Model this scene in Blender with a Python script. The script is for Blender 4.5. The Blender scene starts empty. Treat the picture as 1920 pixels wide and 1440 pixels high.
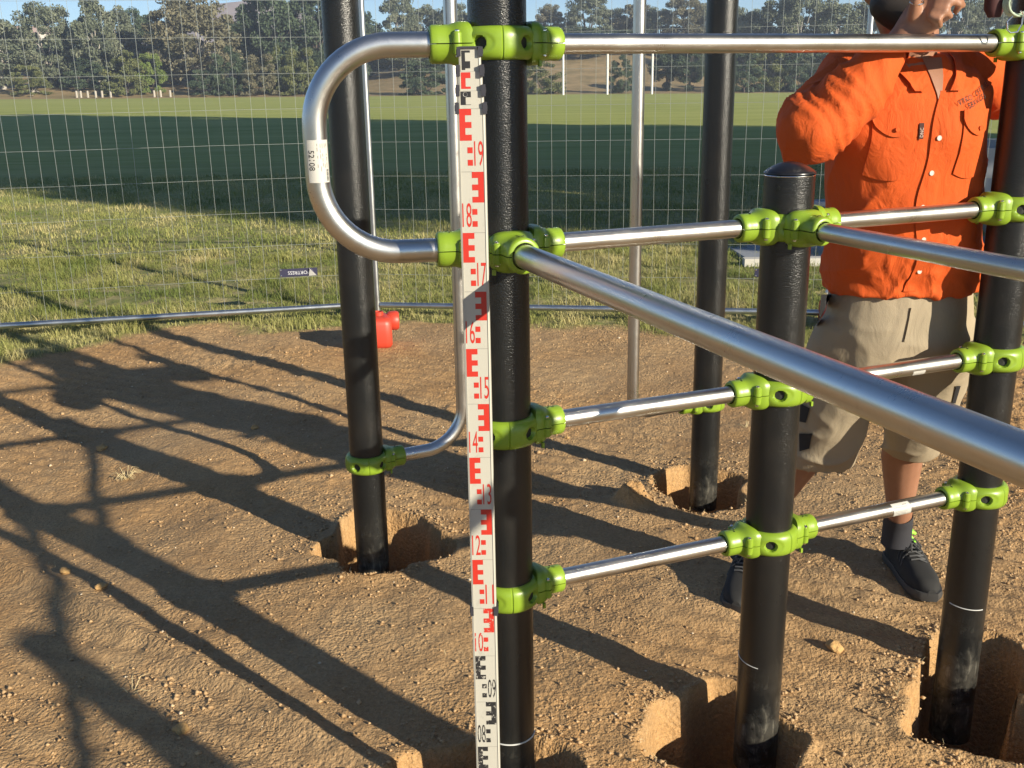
import bpy, bmesh, math, random
import numpy as np
from mathutils import Vector, Matrix, Quaternion, noise as mnoise
from mathutils.bvhtree import BVHTree
random.seed(5); RNG = np.random.default_rng(11)
S = bpy.context.scene; COL = S.collection
R = math.radians
# ------------------------------------------------------------------ camera, light, exposure
CAM_Z = 1.4585; PITCH = R(16.442); ROLL = R(-0.95); FPX = 1910.3
fw = Vector((0, math.cos(PITCH), -math.sin(PITCH))); up0 = Vector((0, math.sin(PITCH), math.cos(PITCH))); rt0 = Vector((1, 0, 0))
RT = rt0*math.cos(ROLL) + up0*math.sin(ROLL); UP = -rt0*math.sin(ROLL) + up0*math.cos(ROLL)
cd = bpy.data.cameras.new('camera'); cam = bpy.data.objects.new('camera', cd); COL.objects.link(cam)
cd.sensor_width = 36; cd.lens = FPX/1920*36; cd.clip_end = 3000; cd.clip_start = 0.05
m = Matrix((RT, UP, -fw)).transposed().to_4x4(); m.translation = (0, 0, CAM_Z); cam.matrix_world = m
S.camera = cam
SUN_AZ = 132.5; SUN_EL = 19.7          # clockwise from +Y
w = bpy.data.worlds.new('World'); S.world = w; w.use_nodes = True
nt = w.node_tree; nt.nodes.clear()
sky = nt.nodes.new('ShaderNodeTexSky'); sky.sky_type = 'NISHITA'; sky.sun_disc = False
sky.sun_elevation = R(SUN_EL); sky.sun_rotation = R(SUN_AZ); sky.air_density = 0.75; sky.dust_density = 0.0; sky.ozone_density = 3.5
bg = nt.nodes.new('ShaderNodeBackground'); bg.inputs[1].default_value = 0.075
wo = nt.nodes.new('ShaderNodeOutputWorld'); nt.links.new(sky.outputs[0], bg.inputs[0]); nt.links.new(bg.outputs[0], wo.inputs[0])
sd = Vector((math.sin(R(SUN_AZ))*math.cos(R(SUN_EL)), math.cos(R(SUN_AZ))*math.cos(R(SUN_EL)), math.sin(R(SUN_EL))))
sl = bpy.data.lights.new('sun', 'SUN'); sl.energy = 5.0; sl.angle = R(0.55); sl.color = (1, .90, .72)
so = bpy.data.objects.new('sun', sl); COL.objects.link(so); so.rotation_mode = 'QUATERNION'; so.rotation_quaternion = sd.to_track_quat('Z', 'Y')
S.view_settings.view_transform = 'Standard'; S.view_settings.look = 'None'; S.view_settings.gamma = 1
S.view_settings.exposure = 0.88; S.view_settings.use_curve_mapping = False
S.render.engine = 'CYCLES'; S.render.resolution_x = 1024; S.render.resolution_y = 768

# ------------------------------------------------------------------ helpers
def at(u, v, Y):
    """point seen at photo pixel (u,v) standing at distance Y in front"""
    d = RT*((u-960)/FPX) - UP*((v-720)/FPX) + fw
    t = Y/d.y; return Vector((d.x*t, Y, CAM_Z + d.z*t))
def on_z(u, v, z):
    d = RT*((u-960)/FPX) - UP*((v-720)/FPX) + fw
    t = (z-CAM_Z)/d.z; return Vector((d.x*t, d.y*t, z))
def tag(o, label=None, cat=None, group=None, kind=None):
    if label: o['label'] = label
    if cat: o['category'] = cat
    if group: o['group'] = group
    if kind: o['kind'] = kind
    return o
def thing(name, label, cat, loc=(0,0,0), rz=0, group=None):
    o = bpy.data.objects.new(name, None); COL.objects.link(o); o.location = loc; o.rotation_euler = (0,0,rz)
    o.empty_display_size = .1
    return tag(o, label, cat, group)
def copy_tree(o, parent=None):
    c = o.copy(); COL.objects.link(c); c.parent = parent
    for ch in list(o.children): copy_tree(ch, c)
    return c
def link(name, me, mats=None, parent=None, smooth=False):
    o = bpy.data.objects.new(name, me); COL.objects.link(o)
    if mats:
        for mt in (mats if isinstance(mats, (list, tuple)) else [mats]): me.materials.append(mt)
    if parent: o.parent = parent
    if smooth: me.polygons.foreach_set('use_smooth', [True]*len(me.polygons))
    return o
class MB:
    def __init__(s): s.v = []; s.f = []; s.m = []; s.mi = 0
    def add(s, vs, fs):
        b = len(s.v); s.v += [tuple(p) for p in vs]; s.f += [tuple(i+b for i in f) for f in fs]; s.m += [s.mi]*len(fs); return s
    def box(s, c, size, rot=None):
        x, y, z = [k/2 for k in size]; vs = [Vector((a*x, b*y, d*z)) for a in (-1,1) for b in (-1,1) for d in (-1,1)]
        if rot is not None: vs = [rot @ p for p in vs]
        vs = [p+Vector(c) for p in vs]
        return s.add(vs, [(0,1,3,2),(4,6,7,5),(0,4,5,1),(2,3,7,6),(0,2,6,4),(1,5,7,3)])
    def sweep(s, path, rad, n=20, caps=True, squash=None):
        path = [Vector(p) for p in path]; k = len(path); rad = rad if isinstance(rad, (list, tuple)) else [rad]*k
        t = [(path[min(i+1,k-1)]-path[max(i-1,0)]).normalized() for i in range(k)]
        ref = Vector((0,0,1)) if abs(t[0].z) < .9 else Vector((1,0,0))
        a = (ref - t[0]*ref.dot(t[0])).normalized(); vs = []; fs = []
        for i in range(k):
            if i: a = (a - t[i]*a.dot(t[i])).normalized()
            b = t[i].cross(a); r = rad[i]; ra, rb = r if isinstance(r, tuple) else (r, r)
            for j in range(n):
                an = 2*math.pi*j/n; vs.append(path[i] + a*math.cos(an)*ra + b*math.sin(an)*rb)
        for i in range(k-1):
            for j in range(n): j2 = (j+1)%n; fs.append((i*n+j, (i+1)*n+j, (i+1)*n+j2, i*n+j2)[::-1])
        if caps: fs.append(tuple(range(n))); fs.append(tuple(range((k-1)*n, k*n))[::-1])
        return s.add(vs, fs)
    def lathe(s, c, prof, n=40, axis=None, a0=0, a1=2*math.pi, cap=False):
        c = Vector(c); q = Vector((0,0,1)).rotation_difference(Vector(axis)) if axis is not None else Quaternion()
        full = abs(a1-a0-2*math.pi) < 1e-6; m_ = n if full else n+1; vs = []; fs = []
        for i in range(m_):
            an = a0+(a1-a0)*i/n
            for r, z in prof: vs.append(c + q @ Vector((r*math.cos(an), r*math.sin(an), z)))
        k = len(prof)
        for i in range(n):
            i2 = (i+1) % m_
            for j in range(k-1): fs.append((i*k+j, i2*k+j, i2*k+j+1, i*k+j+1))
        if cap and not full: fs.append(tuple(range(k))[::-1]); fs.append(tuple(range(n*k, n*k+k)))
        return s.add(vs, fs)
    def build(s, name, mats, parent=None, smooth=True, sharp=35):
        me = bpy.data.meshes.new(name); me.from_pydata(s.v, [], s.f); me.update()
        for mt in (mats if isinstance(mats, (list, tuple)) else [mats]): me.materials.append(mt)
        me.polygons.foreach_set('material_index', s.m)
        if smooth:
            me.polygons.foreach_set('use_smooth', [True]*len(me.polygons)); me.set_sharp_from_angle(angle=R(sharp))
        o = bpy.data.objects.new(name, me); COL.objects.link(o)
        if parent: o.parent = parent
        return o
def fast_mesh(name, V, F, attr=None):
    """V (n,3) array, F (m,k) int array with constant k"""
    me = bpy.data.meshes.new(name); n = len(V); m_, k = F.shape
    me.vertices.add(n); me.vertices.foreach_set('co', np.asarray(V, np.float32).ravel())
    me.loops.add(m_*k); me.loops.foreach_set('vertex_index', F.astype(np.int32).ravel())
    me.polygons.add(m_); me.polygons.foreach_set('loop_start', np.arange(0, m_*k, k, dtype=np.int32)); me.polygons.foreach_set('loop_total', np.full(m_, k, np.int32))
    if attr:
        for an, (dat) in attr.items():
            a = me.attributes.new(an, 'FLOAT', 'POINT'); a.data.foreach_set('value', np.asarray(dat, np.float32))
    me.update(); me.validate(); return me
# lattice noise in numpy
_T = {}
def vnoise(x, y, seed=0):
    if seed not in _T: _T[seed] = np.random.default_rng(seed+100).random((256, 256)).astype(np.float32)
    T = _T[seed]; xi = np.floor(x).astype(int); yi = np.floor(y).astype(int); fx = x-xi; fy = y-yi
    fx = fx*fx*(3-2*fx); fy = fy*fy*(3-2*fy); a = xi & 255; b = yi & 255; a1 = (a+1) & 255; b1 = (b+1) & 255
    return (T[a,b]*(1-fx)+T[a1,b]*fx)*(1-fy)+(T[a,b1]*(1-fx)+T[a1,b1]*fx)*fy - .5
def fbm(x, y, o=4, seed=0):
    r = 0; am = 1
    for i in range(o): r = r+am*vnoise(x*2**i+17.3*i, y*2**i+5.1*i, seed+i); am *= .5
    return r
def sst(a, b, x): t = np.clip((x-a)/(b-a), 0, 1); return t*t*(3-2*t)

# ------------------------------------------------------------------ materials
def srgb(r, g, b): return tuple(((c/255/12.92) if c/255 <= .04045 else ((c/255+.055)/1.055)**2.4) for c in (r, g, b))+(1,)
class NT:
    def __init__(s, name):
        s.m = bpy.data.materials.new(name); s.m.use_nodes = True; s.t = s.m.node_tree
        s.b = s.t.nodes['Principled BSDF']; s.out = s.t.nodes['Material Output']
    def n(s, typ, **kw):
        nd = s.t.nodes.new('ShaderNode'+typ)
        for k, v in kw.items():
            if k == 'i':
                for kk, vv in v.items():
                    if hasattr(vv, 'is_output') or isinstance(vv, bpy.types.NodeSocket): s.t.links.new(vv, nd.inputs[kk])
                    else: nd.inputs[kk].default_value = vv
            else: setattr(nd, k, v)
        return nd
    def coord(s, sc=(1,1,1), kind='Object'):
        tc = s.n('TexCoord'); mp = s.n('Mapping', i={'Vector': tc.outputs[kind], 'Scale': sc}); return mp.outputs[0]
    def noise(s, vec, scale, detail=4, rough=.5, dist=0):
        return s.n('TexNoise', i={'Vector': vec, 'Scale': scale, 'Detail': detail, 'Roughness': rough, 'Distortion': dist}).outputs['Fac']
    def ramp(s, fac, stops):
        r = s.n('ValToRGB', i={'Fac': fac}); e = r.color_ramp.elements
        while len(e) < len(stops): e.new(.5)
        for k, (p, c) in enumerate(stops): e[k].position = p; e[k].color = c if len(c) == 4 else tuple(c)+(1,)
        return r.outputs[0]
    def mix(s, fac, a, b, typ='MIX'):
        nd = s.n('MixRGB', blend_type=typ)
        for k, v in (('Fac', fac), ('Color1', a), ('Color2', b)):
            if isinstance(v, bpy.types.NodeSocket): s.t.links.new(v, nd.inputs[k])
            else: nd.inputs[k].default_value = v if k == 'Fac' else (tuple(v)+(1,) if len(v) == 3 else v)
        return nd.outputs[0]
    def math(s, op, a, b=0.0, clamp=False):
        nd = s.n('Math', operation=op, use_clamp=clamp)
        for k, v in ((0, a), (1, b)):
            if isinstance(v, bpy.types.NodeSocket): s.t.links.new(v, nd.inputs[k])
            else: nd.inputs[k].default_value = v
        return nd.outputs[0]
    def set(s, **kw):
        for k, v in kw.items():
            k = k.replace('_', ' ')
            if isinstance(v, bpy.types.NodeSocket): s.t.links.new(v, s.b.inputs[k])
            else: s.b.inputs[k].default_value = v
        return s
    def bump(s, h, strength=.5, dist=.01, normal=None):
        i = {'Height': h, 'Strength': strength, 'Distance': dist}
        if normal is not None: i['Normal'] = normal
        b = s.n('Bump', i=i); s.t.links.new(b.outputs[0], s.b.inputs['Normal']); return b.outputs[0]
def plain(name, col, rough=.5, metal=0., **kw):
    t = NT(name); t.set(Base_Color=tuple(col)+(1,) if len(col) == 3 else col, Roughness=rough, Metallic=metal, **kw); return t.m

# black textured powder coat
def m_post():
    t = NT('black_powder_coat'); v = t.coord()
    n1 = t.noise(v, 400, 2, .5); n2 = t.noise(v, 14, 5, .65, .4); sep = t.n('SeparateXYZ', i={'Vector': t.coord()})
    dust = t.math('MULTIPLY', t.n('MapRange', i={'Value': sep.outputs['Z'], 'From Min': .20, 'From Max': -.05, 'To Min': .0, 'To Max': 1.}).outputs[0],
                  t.n('MapRange', i={'Value': n2, 'From Min': .42, 'From Max': .6}).outputs[0], True)
    fine = t.n('MapRange', i={'Value': t.noise(t.coord((1,1,.25)), 60, 5, .7, 1.0), 'From Min': .52, 'From Max': .72}).outputs[0]
    dust2 = t.math('MULTIPLY', dust, t.math('ADD', fine, .25), True)
    c = t.mix(t.math('MULTIPLY', dust2, .95), (.008, .009, .0095), (.20, .185, .15))
    c = t.mix(t.math('MULTIPLY', t.n('MapRange', i={'Value': t.noise(v, 5, 4, .6), 'From Min': .5, 'From Max': .8}).outputs[0], .12), c, (.16, .13, .1))
    t.set(Base_Color=c, Roughness=t.n('MapRange', i={'Value': n2, 'To Min': .22, 'To Max': .30}).outputs[0], Specular_IOR_Level=.55)
    t.bump(n1, .75, .0013); return t.m
def m_steel(name='brushed_steel', base=(.60, .59, .565), rough=.30):
    t = NT(name); v = t.coord(); g = t.noise(v, 11, 4, .55, .3); f = t.noise(t.coord((6,1,1)), 160, 3, .5); sm = t.noise(v, 34, 5, .7, 1.2)
    c = t.mix(t.n('MapRange', i={'Value': sm, 'From Min': .58, 'From Max': .74, 'To Max': .3}).outputs[0], base, tuple(k*.6 for k in base))
    t.set(Base_Color=c, Metallic=1., Roughness=t.n('MapRange', i={'Value': t.math('ADD', t.math('MULTIPLY', g, .7), t.math('MULTIPLY', f, .3)), 'From Min': .35, 'From Max': .65, 'To Min': rough-.04, 'To Max': rough+.07}).outputs[0])
    t.bump(f, .05, .0006); return t.m
def m_green():
    t = NT('green_clamp_paint'); v = t.coord(); g = t.noise(v, 25, 4, .6)
    c = t.mix(g, (.19, .30, .020), (.225, .345, .028))
    d = t.n('MapRange', i={'Value': t.noise(v, 60, 5, .7, .8), 'From Min': .62, 'From Max': .8, 'To Max': .25}).outputs[0]
    t.set(Base_Color=t.mix(d, c, (.3, .27, .14)), Roughness=t.n('MapRange', i={'Value': g, 'To Min': .30, 'To Max': .44}).outputs[0], Coat_Weight=.08, Coat_Roughness=.2)
    t.bump(t.noise(v, 220, 3, .5), .12, .001); return t.m
M = dict(post=m_post(), steel=m_steel(), green=m_green(), bolt=plain('bolt_steel', (.7, .7, .68), .2, 1.),
    dark=plain('dark_recess', (.012, .014, .01), .6), cap=plain('black_plastic_cap', (.012, .012, .015), .28), white_line=plain('white_paint_pen', (.6, .6, .57), .6),
    galv=m_steel('galvanised_tube', (.50, .52, .53), .36), wire=plain('galvanised_wire', (.40, .43, .40), .42, .5), gap=plain('seam_shadow_rubber', (.015, .02, .01), .8))  # gap: near-black tone of the socket emblems
def m_fabric(name, c1, c2, scale=900, rough=.85, bump=.25, wr=.0, wrs=18):
    t = NT(name); v = t.coord(); n1 = t.noise(v, 9, 4, .6); we = t.noise(t.coord((1,1,.4)), scale, 2, .5)
    t.set(Base_Color=t.mix(n1, c1, c2), Roughness=rough, Sheen_Weight=.0)
    if wr:
        h = t.math('ADD', t.math('MULTIPLY', t.noise(t.coord((1,1,.55)), wrs, 5, .55, 1.6), wr), t.math('MULTIPLY', we, .0006))
        t.bump(h, 1., 1.)
    else: t.bump(we, bump, .0008)
    return t.m
M.update(orange=m_fabric('orange_drill_cotton', (.53, .072, .003), (.61, .090, .004), wr=.006, wrs=20), khaki=m_fabric('khaki_cotton', (.30, .245, .165), (.36, .295, .20), wr=.004, wrs=12),
    blackcloth=m_fabric('black_cloth', (.012,.012,.014), (.02,.02,.022)), sock=m_fabric('charcoal_sock_knit', (.02,.02,.026), (.035,.035,.042), 500),
    shoe=m_fabric('black_shoe_mesh', (.010,.010,.010), (.022,.022,.022), 600), sole=plain('grey_rubber_sole', (.045,.045,.045), .55), lime=plain('lime_shoe_trim', (.35, .85, .08), .5), lace=plain('dark_grey_lace', (.10,.10,.10), .8),
    button=plain('pale_button', (.72,.6,.5), .35), hair=plain('dark_hair', (.02,.014,.01), .6), cap_cloth=plain('navy_cap_cloth', (.015,.018,.03), .85), ink=plain('black_ink', (.012,.006,.004), .7))
def m_skin():
    t = NT('tanned_skin'); v = t.coord(); a = t.noise(v, 22, 5, .6); b = t.noise(v, 260, 3, .6)
    c = t.mix(a, (.25, .118, .066), (.36, .18, .11)); c = t.mix(t.n('MapRange', i={'Value': b, 'From Min': .55, 'From Max': .75, 'To Max': .3}).outputs[0], c, (.22,.09,.05))
    t.set(Base_Color=c, Roughness=.52, Subsurface_Weight=.08, Subsurface_Radius=(.01,.004,.002), Subsurface_Scale=.5); t.bump(b, .25, .001); return t.m
M['skin'] = m_skin()
def m_ground():
    t = NT('dirt_and_grass'); geo = t.n('NewGeometry').outputs['Position']
    at_ = t.n('Attribute', attribute_name='grass').outputs['Fac']; hue = t.n('Attribute', attribute_name='hue').outputs['Fac']
    def N(sc, d=4, r=.55, di=0): return t.noise(geo, sc, d, r, di)
    big = N(1.6, 5, .6, .3); mid = N(9, 5, .6, .3); fine = N(95, 4, .65); grit = N(260, 3, .6)
    c = t.mix(t.n('MapRange', i={'Value': big, 'From Min': .35, 'From Max': .65}).outputs[0], (.345, .212, .100), (.445, .305, .165))
    c = t.mix(t.n('MapRange', i={'Value': mid, 'From Min': .42, 'From Max': .72, 'To Max': .65}).outputs[0], c, (.37, .24, .125))
    c = t.mix(t.math('MULTIPLY', hue, t.n('MapRange', i={'Value': mid, 'From Min': .3, 'From Max': .6, 'To Min': .3, 'To Max': 1}).outputs[0], True), c, (.47, .27, .11))
    c = t.mix(t.n('MapRange', i={'Value': fine, 'From Min': .3, 'From Max': .75}).outputs[0], t.mix(1., c, (.74,.72,.70), 'MULTIPLY'), t.mix(1., c, (1.22,1.2,1.15), 'MULTIPLY'))
    c = t.mix(t.n('MapRange', i={'Value': grit, 'From Min': .56, 'From Max': .72, 'To Max': .45}).outputs[0], c, (.60, .47, .30))
    # turf seen from far: mown stripes, dry patches
    mp = t.n('Mapping', i={'Vector': geo, 'Scale': (.03, .3, 1)}).outputs[0]
    st = t.noise(mp, 1.6, 4, .6, .2); st2 = t.noise(t.n('Mapping', i={'Vector': geo, 'Scale': (.25, 1.3, 1)}).outputs[0], 2., 6, .7)
    g = t.mix(t.n('MapRange', i={'Value': st, 'From Min': .35, 'From Max': .65}).outputs[0], (.215, .265, .045), (.33, .355, .09))
    g = t.mix(t.n('MapRange', i={'Value': st2, 'From Min': .4, 'From Max': .7, 'To Max': .7}).outputs[0], g, (.40, .385, .14))
    near = t.mix(t.n('MapRange', i={'Value': N(6, 6, .7), 'From Min': .4, 'From Max': .62}).outputs[0], (.15, .17, .05), (.34, .29, .14))
    sy = t.n('SeparateXYZ', i={'Vector': geo}).outputs['Y']
    g = t.mix(t.n('MapRange', i={'Value': sy, 'From Min': 9., 'From Max': 22.}).outputs[0], near, g)
    dry = t.n('Attribute', attribute_name='dry').outputs['Fac']
    g = t.mix(dry, g, t.mix(t.n('MapRange', i={'Value': t.noise(geo, .35, 5, .65), 'From Min': .38, 'From Max': .62}).outputs[0], (.33, .235, .115), (.20, .155, .07)))
    t.set(Base_Color=t.mix(at_, c, g), Roughness=.93, Specular_IOR_Level=.25)
    vo = t.n('TexVoronoi', i={'Vector': t.n('VectorMath', operation='ADD', i={0: geo, 1: t.n('VectorMath', operation='SCALE', i={0: t.n('TexNoise', i={'Vector': geo, 'Scale': 60.}).outputs['Color'], 'Scale': .012}).outputs[0]}).outputs[0], 'Scale': 85.}).outputs['Distance']; vo2 = t.n('TexVoronoi', i={'Vector': geo, 'Scale': 190.}).outputs['Distance']
    sel = t.n('MapRange', i={'Value': N(3.2, 3, .6), 'From Min': .35, 'From Max': .65, 'To Min': .35, 'To Max': 1.5}).outputs[0]
    gr = t.math('MULTIPLY', t.math('ADD', t.math('MULTIPLY', vo, -.0040), t.math('MULTIPLY', vo2, -.0016)), sel)
    h = t.math('ADD', t.math('ADD', gr, t.math('MULTIPLY', fine, .0050)), t.math('ADD', t.math('MULTIPLY', mid, .008), t.math('MULTIPLY', grit, .0017)))
    t.bump(h, 1., 1.); return t.m
M['ground'] = m_ground()
def m_leaf(name, c1, c2, c3):
    t = NT(name); r = t.n('Attribute', attribute_name='rnd').outputs['Fac']; v = t.coord()
    c = t.ramp(r, [(0, c1), (.55, c2), (1, c3)]); n = t.noise(v, .6, 3, .6)
    c = t.mix(t.n('MapRange', i={'Value': n, 'From Min': .35, 'From Max': .65, 'To Max': .45}).outputs[0], c, tuple(k*1.5 for k in c2))
    t.set(Base_Color=c, Roughness=.75, Specular_IOR_Level=.3)
    tr = t.n('BsdfTranslucent', i={'Color': c}); ms = t.n('MixShader', i={0: .22}); t.t.links.new(t.b.outputs[0], ms.inputs[1]); t.t.links.new(tr.outputs[0], ms.inputs[2]); t.t.links.new(ms.outputs[0], t.out.inputs[0])
    return t.m
M.update(leaf_grey=m_leaf('grey_green_leaves', (.09,.11,.075), (.155,.175,.11), (.26,.265,.185)), leaf_dark=m_leaf('dark_green_leaves', (.04,.06,.035), (.07,.10,.055), (.11,.14,.08)),
    leaf_olive=m_leaf('olive_leaves', (.08,.095,.035), (.135,.15,.055), (.20,.20,.08)), leaf_lime=m_leaf('yellow_green_leaves', (.09,.14,.03), (.15,.20,.05), (.21,.25,.08)),
    leaf_brown=m_leaf('brownish_leaves', (.10,.098,.06), (.16,.15,.09), (.24,.21,.13)), blade=m_leaf('grass_blades', (.10,.155,.03), (.27,.275,.085), (.55,.46,.235)))
def m_bark(name, a, b):
    t = NT(name); n = t.noise(t.coord((1,1,.3)), 3, 5, .6); t.set(Base_Color=t.mix(n, a, b), Roughness=.85); return t.m
M.update(bark_pale=m_bark('pale_bark', (.30,.27,.23), (.48,.45,.40)), bark_dark=m_bark('dark_bark', (.07,.055,.045), (.13,.10,.08)), straw=plain('dry_straw', (.55,.45,.25), .8))
# ------------------------------------------------------------------ ground
def W(p): return Vector(p)
HOLES = [  # cx, cy, rx, ry, depth
    (-.445, 3.10, .20, .22, .42), (.70, 3.52, .16, .21, .42), (-.06, 1.83, .19, .21, .62), (.47, 2.04, .165, .17, .50), (1.10, 2.12, .155, .19, .52), (1.2, 2.3, .14, .14, .45)]
def terrain(x, y):
    s = sst(18, 130, y); z = -.0083*x*s
    z = z + sst(137, 150, y)*(1.3*sst(-12, -45, x)) + sst(137, 190, y)*4.2*sst(-30, 0, x) + sst(150, 230, y)*5.
    return z
EDGE = np.array([(-9,5.2),(-4.5,5.2),(-2.87,5.53),(-2.45,6.0),(-1.9,6.33),(-1.3,6.12),(-.9,6.46),(-.48,6.43),(.14,6.23),(.94,5.97),(1.34,5.6),(2.7,5.6),(4.5,5.3),(9,5.2)])
def grassmask(x, y):
    e = np.interp(x, EDGE[:,0], EDGE[:,1]) + .22*fbm(x*3.1, y*3.1, 3, 40)
    inside = (np.abs(x) < 9) & (y > -6)
    return np.where(inside, sst(-.10, .14, y-e), 1.)
X0, X1, Y0, Y1, ST = -4.4, 4.6, 1.1, 7.4, .0094
def near_ground():
    xs = np.arange(X0, X1+ST/2, ST); ys = np.arange(Y0, Y1+ST/2, ST)
    X, Y = np.meshgrid(xs, ys, indexing='ij')
    gm = grassmask(X, Y)
    fade = sst(0, .35, np.minimum(np.minimum(X-X0, X1-X), np.minimum(Y-Y0, Y1-Y)))
    Z = .035*fbm(X*.9, Y*.9, 3, 1) + .012*fbm(X*5, Y*5, 3, 5)
    cr = fbm(X*38, Y*38, 3, 9); rough = np.clip(.35+1.2*fbm(X*1.3+4, Y*1.3, 2, 13)+.7*sst(1.1, 2.2, X)+.5*sst(-.9, -1.6, X)*sst(2.7,2.0,Y), .15, 1.6)
    Z += .007*cr*rough + .010*np.clip(fbm(X*17, Y*17, 3, 21)*2-.5, 0, 1)*rough + .0055*(vnoise(X*72,Y*72,23)+.8*vnoise(X*45+3,Y*45,24))*np.clip(rough,.55,2)
    # scrape marks from a digger bucket
    Z += .004*np.sin((X*.5+Y*1.1)*60+3*fbm(X*3,Y*3,2,31))*sst(.0,.25,fbm(X*.8,Y*.8,2,33)+.1)
    # low ridges of loose soil left between the shadows
    def ridge(ax, ay, bx, by, wd, h):
        L = math.hypot(bx-ax, by-ay); t = np.clip(((X-ax)*(bx-ax)+(Y-ay)*(by-ay))/L**2, 0, 1)
        d = np.hypot(X-ax-t*(bx-ax), Y-ay-t*(by-ay)) + .02*fbm(X*12, Y*12, 3, 50)
        return h*np.exp(-(d/wd)**2)
    Z -= .05*sst(-1.0, -2.2, X)*sst(1.5,2.0,Y)*sst(5.4,4.4,Y)
    Z += ridge(-1.75, 3.1, -.1, 1.75, .035, .022)
    hue = .55*sst(.0,.35,fbm(X*1.1+9,Y*1.1,4,60)) + .9*sst(1.2, 2.0, X)*sst(2.0,2.5,Y) + .6*sst(-.7,-1.3,X)*sst(2.6,2.1,Y) + .35*sst(-.6,0,X)*sst(2.7,2.3,Y)
    for cx, cy, rx, ry, dp in HOLES:
        a = np.arctan2(Y-cy, X-cx); wob = 1 + .10*np.sin(3*a+cx*9)+.07*np.sin(5*a+cy*7) + .26*fbm(X*8, Y*8, 4, 70)
        d = np.hypot((X-cx)/rx, (Y-cy)/ry)/wob
        k = sst(1.06, .86, d); 
        Z = Z*(1-k) + k*(-dp*(.82+.18*sst(.95,.3,d)) + .03*fbm(X*14, Y*14, 3, 80))
        Z += .012*np.exp(-((d-1.12)/.12)**2)*(.5+fbm(X*6,Y*6,2,85))
        hue = np.maximum(hue, sst(1.25, 1.0, d)*.75)
    # dug-out clod beside the back right post
    d = np.hypot((X-.43)/.09, (Y-3.42)/.10); Z += .05*sst(1, .2, d)*(1+fbm(X*20,Y*20,2,90)); hue = np.maximum(hue, sst(1.1,.6,d))
    Z = Z*fade + .02*gm*fade*(fbm(X*4,Y*4,3,95)) - .004*gm*0
    nx, ny = X.shape; V = np.stack([X.ravel(), Y.ravel(), Z.ravel()], 1); I = np.arange(nx*ny).reshape(nx, ny)
    F = np.stack([I[:-1,:-1], I[1:,:-1], I[1:,1:], I[:-1,1:]], -1).reshape(-1, 4)
    me = fast_mesh('ground', V, F, {'grass': gm.ravel(), 'hue': np.clip(hue,0,1).ravel(), 'dry': np.zeros(V.shape[0])})
    me.polygons.foreach_set('use_smooth', np.ones(len(F), bool))
    o = link('ground', me, M['ground']); tag(o, kind='structure'); return xs, ys, Z
GX, GY, GZ = near_ground()
def gz(x, y):
    if X0 < x < X1 and Y0 < y < Y1: return float(GZ[int((x-X0)/ST), int((y-Y0)/ST)])
    return float(terrain(np.float64(x), np.float64(y)))
def far_ground():
    def axis(vals): return np.array(sorted(set(np.round(vals, 4))))
    xs = axis(list(np.linspace(-380,-120,8))+list(np.linspace(-110,-12,36))+list(np.linspace(-10,X0,16))+list(np.linspace(X0,X1,19))+list(np.linspace(X1,10,15))+list(np.linspace(12,110,36))+list(np.linspace(120,380,8)))
    ys = axis(list(np.linspace(-200,-12,12))+list(np.linspace(-10,Y0,18))+list(np.linspace(Y0,Y1,19))+list(np.linspace(Y1,20,24))+list(np.linspace(21,130,60))+list(np.linspace(131,240,80))+list(np.linspace(250,385,8)))
    X, Y = np.meshgrid(xs, ys, indexing='ij'); Z = terrain(X, Y)
    Z = Z + .5*fbm(X*.05,Y*.05,3,3)*sst(150,180,Y)
    gm = grassmask(X, Y); ed = 137 + 4*fbm(X*.03, Y*0, 2, 6) - 3*sst(-15,-60,X)
    dry = np.maximum(sst(-1, 1.5, Y-ed), .0)
    nx, ny = X.shape; I = np.arange(nx*ny).reshape(nx, ny)
    F = np.stack([I[:-1,:-1], I[1:,:-1], I[1:,1:], I[:-1,1:]], -1).reshape(-1, 4)
    cx = (X[:-1,:-1]+X[1:,1:])/2; cy = (Y[:-1,:-1]+Y[1:,1:])/2
    keep = ~((cx > X0) & (cx < X1) & (cy > Y0) & (cy < Y1)); F = F[keep.ravel()]
    me = fast_mesh('playing_field', np.stack([X.ravel(), Y.ravel(), Z.ravel()], 1), F, {'grass': gm.ravel(), 'hue': np.zeros(nx*ny), 'dry': dry.ravel()})
    me.polygons.foreach_set('use_smooth', np.ones(len(F), bool))
    tag(link('playing_field', me, M['ground']), kind='structure')
far_ground()
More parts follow.
